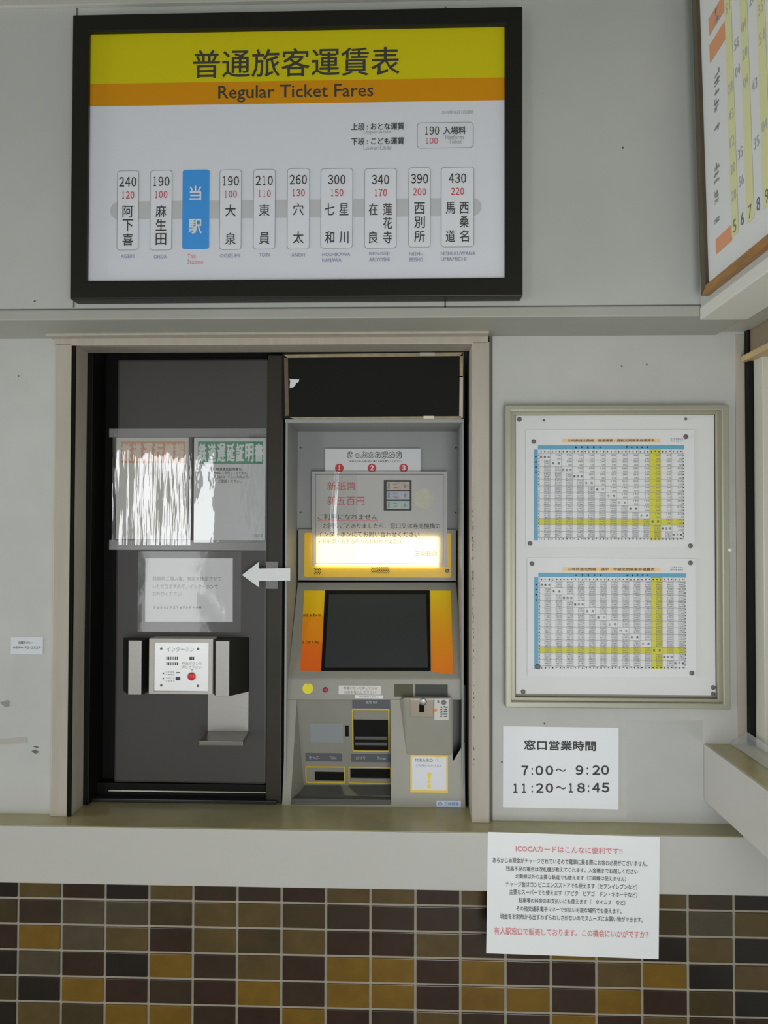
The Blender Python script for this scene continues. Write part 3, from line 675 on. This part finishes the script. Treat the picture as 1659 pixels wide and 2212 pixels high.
build('display_window', MB().slab(L1, L1.quad(897, 1478.5, 967, 1504.5), .0008, .0008), mat('slate_window', (54, 59, 54), .5, spec=.3), cs)
# lower front: sloping plate with an opening for the money recess and a hollow at the right edge
th = .008
mb = MB()
def l2(px): mb.slab(L2, L2.pts(px), 0, th)
l2([(618, 1512), (641, 1512), (627.5, 1738), (609.5, 1738)])
l2([(609.5, 1738), (1005, 1738), (1005.5, 1749), (609, 1749)])
l2([(845, 1512), (978, 1512), (978, 1646), (1003.5, 1604), (1005, 1738), (845, 1738)])
low = build('lower_front', mb, m_grey, tmn)
mb = MB(); mb.prism([PY(.17).at(u, v) for u, v in ((974, 1480), (1010, 1480), (1010, 1660), (974, 1660))], [PY(.18).at(u, v) for u, v in ((974, 1480), (1010, 1480), (1010, 1660), (974, 1660))])
build('side_hollow', mb, m_dgrey, tmn)
mb = MB(); mb.box(wx(606.5, 1700, YM)+.004, wx(1005.5, 1700, YM)-.003, YM+.012, .19, zc, zc+.014); build('plinth', mb, m_dgrey, tmn)
# card reader block standing out of the lower front
BK = slope(1510, 0.082, 1630, 0.1005)
f = [BK.at(u, v) for u, v in ((872, 1507), (977, 1507), (978, 1628), (880, 1628))]
bk = [L2.at(u, v, -.004) for u, v in ((862, 1512), (977, 1512), (977.5, 1634), (876, 1634))]
blk = build('card_reader', MB().prism(f, bk), m_grey, tmn, .004)
build('reader_plate', MB().slab(BK, BK.quad(886, 1511, 936, 1549), .001, .002), mat('reader_steel', (150, 140, 126), .3, metal=.7), blk, .0006)
build('reader_slot', MB().slab(BK, BK.quad(905.5, 1521, 916.5, 1538.5), .0016, .002), m_gap, blk)
a, b = BK.ab(914, 1515.5); build('reader_lens', MB().dome(BK, a, b, .010, .0005, .005, 20), m_steel, blk, smooth=True)
rl = build('reader_label', MB().slab(BK, BK.quad(938.5, 1509, 969, 1555), .0012, .001), mat('reader_label_paper', (190, 190, 186), .5), blk)
mb = MB(); strokes(mb, BK, [(x, y, x+5, y+4) for x in (951, 957.5, 962) for y in range(1525, 1550, 5)]+[(944, 1512, 949, 1518)], .0015, .14); mb.cyl(BK, *BK.ab(958.5, 1517), .0072, .0016, .0004, 20); build('label_print', mb, m_ink2, rl)
mb = MB().cyl(BK, *BK.ab(940.5, 1534), .0048, .0015, .0003, 16); build('label_mark', mb, mat('orange_mark', (220, 130, 70), .5), rl)
# money recess
KP = slope(1512, .120, 1696, .172)
A, B_, C_, D_ = [L2.at(u, v, -.002) for u, v in ((640, 1512), (846, 1512), (846, 1739), (626.5, 1739))]
a_, b_, c_, d_ = [KP.at(u, v) for u, v in ((641, 1512), (851, 1512), (851, 1696), (656, 1696))]
rec = build('money_recess', MB().poly([a_, b_, c_, d_]).poly([A, a_, d_, D_]).poly([D_, d_, c_, C_]).poly([B_, C_, c_, b_]), m_mgrey, tmn, recalc=False)
pl = Plane((d_+D_)/2, (c_-d_).cross(D_-d_)); pl.n = pl.n if pl.n.z > 0 else -pl.n
pl = Plane((d_+D_)/2, pl.n, (1, 0, 0))
build('recess_tray', MB().prism([pl.at(u, v, .004) for u, v in ((660, 1697), (736, 1697), (744, 1722), (641, 1722))], [pl.at(u, v, .0005) for u, v in ((660, 1697), (736, 1697), (744, 1722), (641, 1722))]), m_dgrey, rec, .002)
build('recess_tray', MB().prism([pl.at(u, v, .004) for u, v in ((752, 1697), (848, 1697), (848, 1718), (775, 1718))], [pl.at(u, v, .0005) for u, v in ((752, 1697), (848, 1697), (848, 1718), (775, 1718))]), m_dgrey, rec, .002)
build('ticket_flap', MB().slab(KP, KP.quad(670.5, 1561.5, 741, 1603), .0012, .001), mat('pale_blue_flap', (132, 138, 142), .35), rec)
build('card_slot', MB().slab(KP, KP.quad(745.5, 1567, 753.5, 1590.5), .001, .001), m_black, rec)
def yframe(r, t_=.0028):
    a0, b0, a1, b1 = KP.rect(*r)
    return build('yellow_rim', MB().ring(KP, rrect(a0, b0, a1, b1, .005), rrect(a0+t_, b0+t_, a1-t_, b1-t_, .003), .0022, .003), m_yel, rec)
def dark(r, off=.001, m=m_black): return build('opening', MB().slab(KP, KP.quad(*r), off, .001), m, rec)
yframe((761, 1531, 841, 1623)); dark((764, 1553, 839, 1620)); build('note_hood', MB().slab(KP, KP.quad(764, 1534, 839, 1554), .0014, .002), m_mgrey, rec)
build('note_slot_lip', MB().slab(KP, KP.quad(767, 1590, 837, 1596), .006, .006), m_dgrey, rec, .001)
build('note_slot_lip', MB().slab(KP, KP.quad(767, 1602, 837, 1607), .009, .009), m_dgrey, rec, .001)
yframe((660, 1655, 746, 1691)); dark((680, 1667, 743, 1686))
yframe((753, 1656, 845, 1692)); dark((757, 1661, 846, 1680))
build('coin_return_lip', MB().slab(KP, KP.quad(757, 1681, 846, 1688), .004, .004), m_mgrey, rec)
m_lab = mat('slate_label', (84, 86, 92), .45)
for r in ((761, 1510.5, 842, 1530), (660, 1627, 739, 1644.5), (759, 1628.5, 846, 1646)):
    build('slate_label', MB().slab(KP, KP.quad(*r), .0012, .001), m_lab, rec)
lettering(KP, [('紙幣 Bill', 790, 1513, 814, 1520), ('きっぷ', 668, 1632, 688, 1639), ('Ticket', 712, 1633, 727, 1639), ('おつり', 769, 1633, 789, 1640), ('Change', 814, 1634, 834, 1641)], mat('pale_label_print', (178, 180, 184), .5), rec, .0016)
# stickers on the lower front
sk = build('yellow_edged_sticker', MB().slab(L2, L2.quad(886.5, 1631, 967.5, 1712), .0008, .0008), mat('sticker_gold', (220, 182, 60), .5), tmn)
build('white_ground', MB().flat(L2, L2.quad(890, 1634.5, 964, 1707), .0011), m_paper, sk, recalc=False)
lettering(L2, [('MIRAIRO', 897, 1638.5, 935, 1646), ('ご利用いただけます', 898, 1651, 955, 1656)], m_ink2, sk, .0014)
m_smy = mat('sticker_mark_yellow', (228, 196, 70), .5); lettering(L2, [('ID', 940, 1634.5, 955, 1646)], m_smy, sk, .0014, 'mark_lettering'); mb = MB()
a, b = L2.ab(927, 1673)
mb.slab(L2, [(a+.0062*math.cos(math.radians(k)), b+.0062*math.sin(math.radians(k))) for k in range(-20, 201, 20)]+[(a-.003, b-.013), (a+.003, b-.013)], .0014, .0003)
mb.cyl(L2, *L2.ab(926.5, 1688.5), .0046, .0014, .0003, 16); mb.slab(L2, L2.quad(923, 1694, 930.5, 1703.5), .0014, .0003)
build('sticker_mark', mb, m_smy, sk)
sk = build('blue_sticker', MB().slab(L2, L2.quad(943, 1729.5, 995.5, 1742), .0008, .0008), mat('sticker_pale_blue', (176, 192, 214), .5), tmn)
lettering(L2, [('三岐鉄道', 960, 1732, 991, 1740), ('◎', 946, 1732, 955, 1740)], mat('sticker_blue_print', (92, 128, 180), .5), sk, .0011, bold=.01)

# ------------------------------------------------------------------ papers taped on the machine
PG = PY(0.272)
g1 = poster('notice', 'white how-to-buy sheet with numbered red discs behind the machine notice', 'notice', PG, (702, 969, 908.5, 1080), mat('guide_paper', (196, 198, 200), .5), off=0.0, th=.0006)
lettering(PG, [('きっぷのお求め方', 750, 974, 869.5, 991, .055)], m_ink, g1, .0003, 'title_outline')
lettering(PG, [('きっぷのお求め方', 751.5, 975.5, 868, 989.5, .012)], m_white, g1, .0011, 'title_lettering')
lettering(PG, [('お金を入れる前に先に降りる駅を押してください', 755, 994, 867, 998.5)], m_ink, g1, .0003, bold=.004)
for n_, u in (('１', 733), ('２', 803.5), ('３', 872)):
    a, b = PG.ab(u, 1011); d = build('red_disc', MB().cyl(PG, a, b, .0128, .0004, .0002, 24), mat('red_disc_print', (178, 44, 50), .5), g1)
    lettering(PG, [(n_, u-(2.6 if n_ == '１' else 4), 1004.5, u+(2.6 if n_ == '１' else 4), 1016.5, .06)], m_white, d, .0008)
PN = slope(1020, 0.256, 1225, 0.2640)
nt = poster('notice', 'white notice about new banknotes taped over the lit machine header', 'notice', PN, (674, 1018.5, 966, 1224), thin_paper('backlit_paper', (196, 195, 194), .4), off=0.0, th=.0002)
q = PN.quad(681, 1024, 958, 1218); build('border_line', MB().ring(PN, q, inset(q, .0012), .0006, .0003), m_ink, nt)
lettering(PN, [('新紙幣', 707, 1041, 768, 1060), ('新五百円', 707, 1072, 787, 1091)], m_red, nt, .0006, 'red_lettering')
lettering(PN, [('ご利用になれません', 687, 1110, 816, 1123), ('お困りごとありましたら、窓口又は券売機横の', 698, 1130, 951, 1142), ('インターホンにてお問い合わせください', 687, 1148, 906, 1160)], m_ink, nt, .0006)
lettering(PN, [('＊新紙幣・新五百円のみお持ちの場合は', 687, 1165, 868, 1175), ('三岐鉄道', 896, 1190, 944, 1201)], m_ink2, nt, .0006, 'small_lettering')
build('red_underline', MB().flat(PN, PN.quad(686, 1124.5, 817, 1126), .0006), m_redp, nt, recalc=False)
mb = MB(); a0, b0, a1, b1 = PN.rect(674.5, 1019, 772, 1223.5); nx, nz = 70, 26
ax = PN.ab(728, 1020)[0]-PN.ab(720, 1020)[0]
for j in range(nz+1):
    for i in range(nx+1):
        p, t = i/nx, j/nz; a = a0+(a1-a0)*p; v = 1223.5-204.5*t
        xc_ = PN.ab(728.5-9*min(1, (v-1018)/90.0)+3*max(0, (v-1110)/60.0), v)[0]; wd = .0032+.004*min(1, (v-1018)/110.0)
        h = .0016*math.exp(-((a-xc_)/wd)**2)*max(0, min(1, (1172-v)/25.0))
        mb.v.append(tuple(PN.pt(a, b0+(b1-b0)*t, .0016+h)))
for j in range(nz):
    for i in range(nx):
        k = j*(nx+1)+i; mb.f.append([k, k+1, k+nx+2, k+nx+1])
build('laminate', mb, film('laminate_film', .07, .01, .07, .12, (60, 1, 120), dist=.002), nt, smooth=True)
bn = build('banknote_picture', MB().flat(PN, PN.quad(829, 1037, 889, 1103), .0005), m_ink, nt, recalc=False)
for v, c in ((1041, (172, 160, 150)), (1061, (160, 162, 172)), (1082, (160, 172, 170))):
    nb = build('printed_banknote', MB().flat(PN, PN.quad(835, v, 885, v+17.5), .0008), mat('banknote_print', c, .6, var=.15, scale=90), bn, recalc=False)
    a, b = PN.ab(875, v+9); pm = MB(); pm.flat(PN, [(a+.0042*math.cos(j*.524), b+.0062*math.sin(j*.524)) for j in range(12)], .0011); pm.flat(PN, PN.quad(837.5, v+2, 842, v+15.5), .0011); strokes(pm, PN, [(848, v+3, 860, v+7), (849, v+10, 862, v+14)], .0011, .08)
    build('printed_figure', pm, mat('banknote_figure', tuple(x-34 for x in c), .6), nb, recalc=False)
a, b = PN.ab(916.5, 1077); build('coin_picture', MB().cyl(PN, a, b, .0305, .0006, .0004, 32), mat('coin_print', (176, 174, 158), .5, var=.12, scale=60), nt)

# ------------------------------------------------------------------ aluminium notice case with two fare tables
PC = PY(-0.035)
co, ci = PC.quad(1092, 874, 1577, 1531), PC.quad(1105, 887, 1561, 1518)
nc = thing('notice_case', 'shallow aluminium framed notice case on the wall right of the machine', 'notice board', tuple(W0.pt(W0.ab(1334, 1531)[0], W0.ab(1334, 1531)[1], 0)))
build('frame', MB().ring(PC, co, ci, 0, .0345), m_case, nc, .0025)
PC2 = PY(-0.022); ci2 = PC2.quad(1113, 895, 1549, 1508)
build('inner_lip', MB().ring(PC2, inset(ci, -.002), ci2, 0, .0105), mat('case_inner_lip', (142, 138, 120), .42, metal=.3), nc, .0015)
build('backing', MB().slab(W0, W0.quad(1098, 880, 1570, 1526), .004, .0035), mat('case_backing', (150, 148, 136), .6), nc)
a, b = PC.ab(1577, 1188); build('catch', MB().dome(PC, a, b, .005, -.004, .006, 12), m_white, nc, smooth=True)
PS = PY(-0.010)
sh = poster('backing_sheet', 'large white backing sheet pinned inside the aluminium notice case', 'paper', PS, (1114, 897, 1544, 1500), mat('backing_paper', (201, 202, 202), .5), off=0, th=.0006)
PT = PY(-0.0125)
def fare_table(label, rect, v_title, v_top, v_bot, title, u0, u1, full):
    tb_ = poster('fare_table', label, 'notice', PT, rect, mat('table_paper', (205, 206, 208), .5), off=0, th=.0006, group='fare tables in the notice case')
    um = (u0+u1)/2
    build('title_band', MB().flat(PT, PT.quad(1215, v_title-4, 1426, v_title+4), .0003), mat('table_title_orange', (228, 186, 136), .5), tb_, recalc=False)
    lettering(PT, [(title, 1226, v_title-3.2, 1414, v_title+3.2)], mat('brown_black_print', (92, 72, 50), .5), tb_, .0005, 'title_lettering', .012)
    m_bl = mat('table_blue', (92, 152, 182), .5); bl = MB()
    bl.flat(PT, PT.quad(u0, v_top-9, u1, v_top), .0003); bl.flat(PT, PT.quad(u0-9, v_top, u0, v_bot), .0003); build('blue_header', bl, m_bl, tb_, recalc=False)
    N = 13; cw = (u1-u0-6)/N; rh = (v_bot-v_top-14)/N; x0, y0 = u0+3, v_top+9
    yl = MB(); yl.flat(PT, PT.quad(x0+10*cw, v_top, x0+11*cw, v_bot), .0003); yl.flat(PT, PT.quad(u0, y0+10*rh, u1, y0+11*rh), .00035)
    build('yellow_bands', yl, mat('highlighter_yellow', (192, 188, 62), .5), tb_, recalc=False)
    gl_ = MB(); t_ = .35
    for k in range(N+1):
        x = x0+k*cw; gl_.flat(PT, PT.quad(x-t_*.8, v_top, x+t_*.8, v_bot), .0005)
        y = y0+k*rh; gl_.flat(PT, PT.quad(u0, y-t_, u1, y+t_), .0005)
    build('grid_lines', gl_, m_ink3, tb_, recalc=False)
    dk, di = MB(), MB(); names = ['西桑名', '馬道', '西別所', '蓮花寺', '在良', '星川', '七和', '穴太', '東員', '大泉', '楚原', '麻生田', '阿下喜']
    fares = [190, 190, 210, 240, 260, 300, 320, 340, 360, 390, 430, 450, 470]
    for r in range(N):
        for c in range(N):
            cx, cy = x0+c*cw, y0+r*rh
            if r == c:
                for j, ch in enumerate(names[r]):
                    n_ = len(names[r]); xx = cx+cw*(j+0.5)/n_; put(dk, PT, ch, xx-2.4, cy+rh*.35, xx+2.4, cy+rh*.35+4.8, .0006, .01)
            elif c > r and not full:
                fr_ = fares[c-r-1]
                put(di, PT, str(fr_), cx+cw*.52, cy+1.2, cx+cw*.94, cy+5.4, .0006)
                put(di, PT, str((fr_//20)*10+ (10 if fr_ % 20 else 0)), cx+cw*.6, cy+rh-5, cx+cw*.94, cy+rh-1.4, .0006)
            else:
                base = 6800+abs(r-c)*850
                for j, s_ in enumerate((str(base), str(int(base*2.85)), str(int(base*5.4)))):
                    put(di, PT, s_, cx+cw*.42, cy+.6+j*rh/3, cx+cw*.95, cy+.6+j*rh/3+rh*.25, .0006)
    for k in range(N):
        for j in range(3):
            xx = x0+k*cw+cw*(j+.5)/3
            strokes(dk, PT, [(xx-1.8, v_top+2.5, xx+1.8, v_top+6.5), (xx-1.8, v_bot-4.5, xx+1.8, v_bot-.8)], .0006, .1)
        for j in range(2):
            yy = y0+k*rh+rh*(j+.5)/2; strokes(dk, PT, [(u0+.6, yy-1.8, u0+3.4, yy+1.8), (u1-3.2, yy-1.8, u1-.4, yy+1.8)], .0006, .1)
    strokes(dk, PT, [(u0-6.5, v_top+14+k*11, u0-2.5, v_top+18+k*11) for k in range(4)]+[(u0+80+k*13, v_top-7, u0+84+k*13, v_top-2.5) for k in range(5)]+[(u0+190+k*11, v_top-7, u0+194+k*11, v_top-2.5) for k in range(5)], .0006, .14)
    build('station_names', dk, m_ink, tb_, recalc=False); build('fare_figures', di, mat('figure_ink', (88, 88, 88), .6), tb_, recalc=False)['kind'] = 'stuff'
    rp = MB(); strokes(rp, PT, [(1448+4*k, v, 1451+4*k, v+3) for v in (v_title-5, v_title) for k in range(7)], .0005, .1); build('date_print', rp, m_vio, tb_, recalc=False)
fare_table('upper of the two gridded fare tables in the notice case', (1136, 928, 1500, 1182), 951.5, 971, 1167, '三岐鉄道北勢線　普通運賃・通勤定期乗車券運賃表', 1162, 1478, False)
fare_table('lower of the two gridded fare tables in the notice case', (1139, 1206, 1503, 1462), 1229.5, 1247, 1445, '三岐鉄道北勢線　通学・学期定期乗車券運賃表', 1163, 1482, True)
m_mag = mat('grey_magnet', (92, 92, 92), .45); m_mag2 = mat('grey_red_magnet', (104, 80, 80), .45)
mags = [(1122, 906, 1, 'at the top left corner of the large white sheet'), (1175, 908, .5, 'small, along the top edge of the large white sheet at left'), (1481, 905, .6, 'small, along the top edge of the large white sheet at right'),
        (1153, 954, 1, 'at the top left corner of the upper fare table'), (1481, 943.5, 1.05, 'reddish, at the top right corner of the upper fare table'), (1145, 1174, 1, 'at the bottom left corner of the upper fare table'), (1491, 1179, 1, 'at the bottom right corner of the upper fare table'),
        (1149, 1217.5, 1, 'at the top left corner of the lower fare table'), (1491, 1216, 1, 'at the top right corner of the lower fare table'), (1161.5, 1440, 1.2, 'at the bottom left corner of the lower fare table grid'), (1494, 1454, 1, 'below the bottom right corner of the lower fare table'),
        (1130, 1494, 1, 'at the bottom left corner of the large white sheet'), (1540, 1485, 1, 'upper of the pair at the bottom right of the white sheet'), (1540, 1499, 1, 'lower of the pair at the bottom right of the white sheet')]
for u, v, s_, lb in mags:
    P_ = PT if 940 < v < 1460 else PS
    a, b = P_.ab(u, v); o = build('magnet', MB().dome(P_, a, b, .0058*s_, .0002, .004, 18), m_mag2 if 'reddish' in lb else m_mag, None, smooth=False)
    tag(o, 'round grey magnet '+lb if 'reddish' not in lb and 'small' not in lb else ('round reddish grey magnet '+lb.split(', ')[1] if 'reddish' in lb else 'small grey magnet '+lb.split(', ')[1]), 'magnet', 'magnets in the notice case')

# ------------------------------------------------------------------ other papers
PW = PY(0.0)
hn = poster('notice', 'white opening hours notice on the wall below the aluminium notice case', 'notice', PW, (1086.5, 1570, 1336, 1746), mat('hours_paper', (212, 214, 219), .5), tilt=-.004)
lettering(PW, [('窓口営業時間', 1132, 1599, 1287, 1621, .02)], m_ink, hn, .0016, 'title_lettering', tilt=-.006)
for nm_, top, row in (('morning_hours', 1653, '7 1126 1141 : 1148 1151 0 1156 1173.5 0 1178 1195 ~ 1200 1222 9 1243 1260 : 1267 1270 2 1279 1296 0 1298 1315.5'), ('afternoon_hours', 1691, '1 1108.5 1118 1 1127 1136.5 : 1148 1151 2 1157.5 1174 0 1178 1195 ~ 1200 1223 1 1228 1237.5 8 1246 1264 : 1269.5 1272.5 4 1279 1296 5 1299.5 1316')):
    it = row.split(); items = []
    for k in range(0, len(it), 3):
        ch, p_, q_ = it[k], float(it[k+1]), float(it[k+2]); dv = (1212-(p_+q_)/2)*-.006
        t_, b_ = (top+4.5, top+20.5) if ch == ':' else ((top+7, top+13.5) if ch == '~' else (top, top+21))
        items.append((ch if ch == ':' else ('～' if ch == '~' else chr(ord(ch)+0xFEE0)), p_, t_-dv, q_, b_-dv))
    lettering(PW, items, m_ink, hn, .0016, nm_, bold=.03)
PFc = PY(yf)
ip = poster('notice', 'white travel card notice hanging from the counter front over the tiles', 'notice', PFc, (1052, 1802, 1423.5, 2065), mat('card_notice_paper', (216, 218, 225), .5, var=.02, scale=3), tilt=-.014, off=.0016)
m_ink4 = mat('soft_black_ink', (84, 84, 88), .6)
lettering(PFc, [('ICOCAカードはこんなに便利です!!', 1114, 1828, 1344, 1842, .008)], m_redp, ip, .0022, 'title_lettering', tilt=-.010)
lettering(PFc, [('あらかじめ現金がチャージされているので電車に乗る際にお金の必要がございません。', 1064, 1855, 1398, 1867), ('残高不足の場合は改札機が教えてくれます。入金機までお越しください', 1093, 1873, 1377, 1884), ('北勢線以外の主要な鉄道でも使えます（三岐線は使えません）', 1113, 1890, 1352, 1900), ('チャージ金はコンビニエンスストアでも使えます（セブンイレブンなど）', 1092, 1906, 1376, 1918), ('主要なスーパーでも使えます（アピタ　ピアゴ　ドン・キホーテなど）', 1100, 1923, 1376, 1935), ('駐車場の料金のお支払いにも使えます（　タイムズ　など）', 1120, 1941, 1350, 1952), ('その他交通系電子マネーで支払い可能な場所でも使えます。', 1115, 1959, 1342, 1970), ('現金をお財布から出すわずらわしさがないのでスムーズにお買い物ができます。', 1080, 1976, 1388, 1988)], m_ink4, ip, .0022, bold=.004, tilt=-.008)
lettering(PFc, [('有人駅窓口で販売しております。この機会にいかがですか？', 1067, 2006, 1400, 2022, .006)], m_redp, ip, .0022, 'closing_lettering', tilt=-.006)
tx = poster('sticker', 'small white taxi telephone sticker on the left wall', 'sticker', PW, (24, 1376, 93, 1413), mat('taxi_paper', (192, 194, 198), .5), tilt=-.004)
lettering(PW, [('近藤タクシー', 40, 1385, 73, 1391, .02), ('0594-72-2727', 29, 1396, 88, 1401.5)], m_ink2, tx, .0015, bold=.01)
tag(build('tape_strip', MB().slab(PW, PW.pts([(-12, 1598), (30, 1594), (57, 1592), (58, 1605), (30, 1606.5), (-12, 1609)]), .0008, .0008), mat('grey_tape', (160, 155, 148), .6, var=.08, scale=20), None), 'strip of grey tape low on the left wall', 'tape')
tag(build('tape_scrap', MB().slab(PW, PW.pts([(0, 1517), (17, 1512), (20, 1514), (20, 1526), (12, 1527.5), (5, 1522)]), .0008, .0008), mat('dark_grey_tape', (128, 128, 124), .6), None), 'torn dark grey tape scrap on the left wall below the taxi sticker', 'tape')
mb = MB(); mb.slab(PW, PW.pts([(71, 1612), (79, 1611), (83, 1614), (83, 1616), (76, 1615)]), .0006, .0006); mb.slab(PW, PW.pts([(68, 1622), (75, 1620), (78, 1619), (80, 1622), (85, 1624), (80, 1627), (77, 1628), (72, 1626)]), .0006, .0006)
tag(build('chipped_paint', mb, mat('chipped_dark', (92, 92, 88), .8), None), 'dark chip in the paint of the left wall near the counter', 'paint chip')
tag(build('clear_film', MB().slab(PW, PW.pts([(1354, 1558), (1518, 1556), (1518, 1728), (1566, 1772), (1354, 1768)]), .0012, .0004), f_clear, None), 'clear film sheet taped on the wall right of the opening hours notice', 'film')
# clear film rolled along the back of the right counter
mb = MB(); n = 10; x_a = wx(1576, 1604, -.004)
prof = [(x_a-xc+.0, .001), (x_a-xc+.012, .010), (x_a-xc+.028, .020), (x_a-xc+.046, .026), (xw-xc-.004, .030)]
for j in range(n+1):
    y = -.006-j*.07
    for (dx, dz) in prof: mb.v.append((min(xc+dx+.0015*math.sin(j*2.1), xw-.002), y, zrc1+dz+.002*math.sin(j*1.3+dx*80)+.0015))
for j in range(n):
    for i in range(len(prof)-1):
        k = j*len(prof)+i; mb.f.append([k, k+1, k+len(prof)+1, k+len(prof)])
tag(build('clear_film', mb, film('counter_film', .14, .30, .12, .3, (20, 9, 20), (0.85, .88, .93)), None, smooth=True), 'crumpled clear film lying along the right-hand counter under the window', 'film')
# nail heads
m_nail = mat('nail_head', (60, 58, 54), .5)
for u, v, P_, lb in ((1345.5, 319.5, WU, 'dark nail head on the upper wall right of the black framed board'), (1343, 791, W0, 'dark nail head over the middle of the aluminium notice case'), (1397, 787, W0, 'faint nail head right of the nail over the notice case') , (75, 651, WU, 'dark nail head on the upper wall left of the board corner'), (40, 812, W0, 'dark nail head high on the left wall beside the door casing'), (1176, 1563, W0, 'dark nail head just above the opening hours notice'), (1084, 1646, W0, 'dark nail head at the left edge of the opening hours notice'), (1015, 649, WU, 'dark nail head below the bottom right corner of the black framed board')):
    a, b = P_.ab(u, v); tag(build('nail_head', MB().dome(P_, a, b, .0022, .0002, .0012, 10), m_nail, None), lb, 'nail', 'nail heads in the walls')
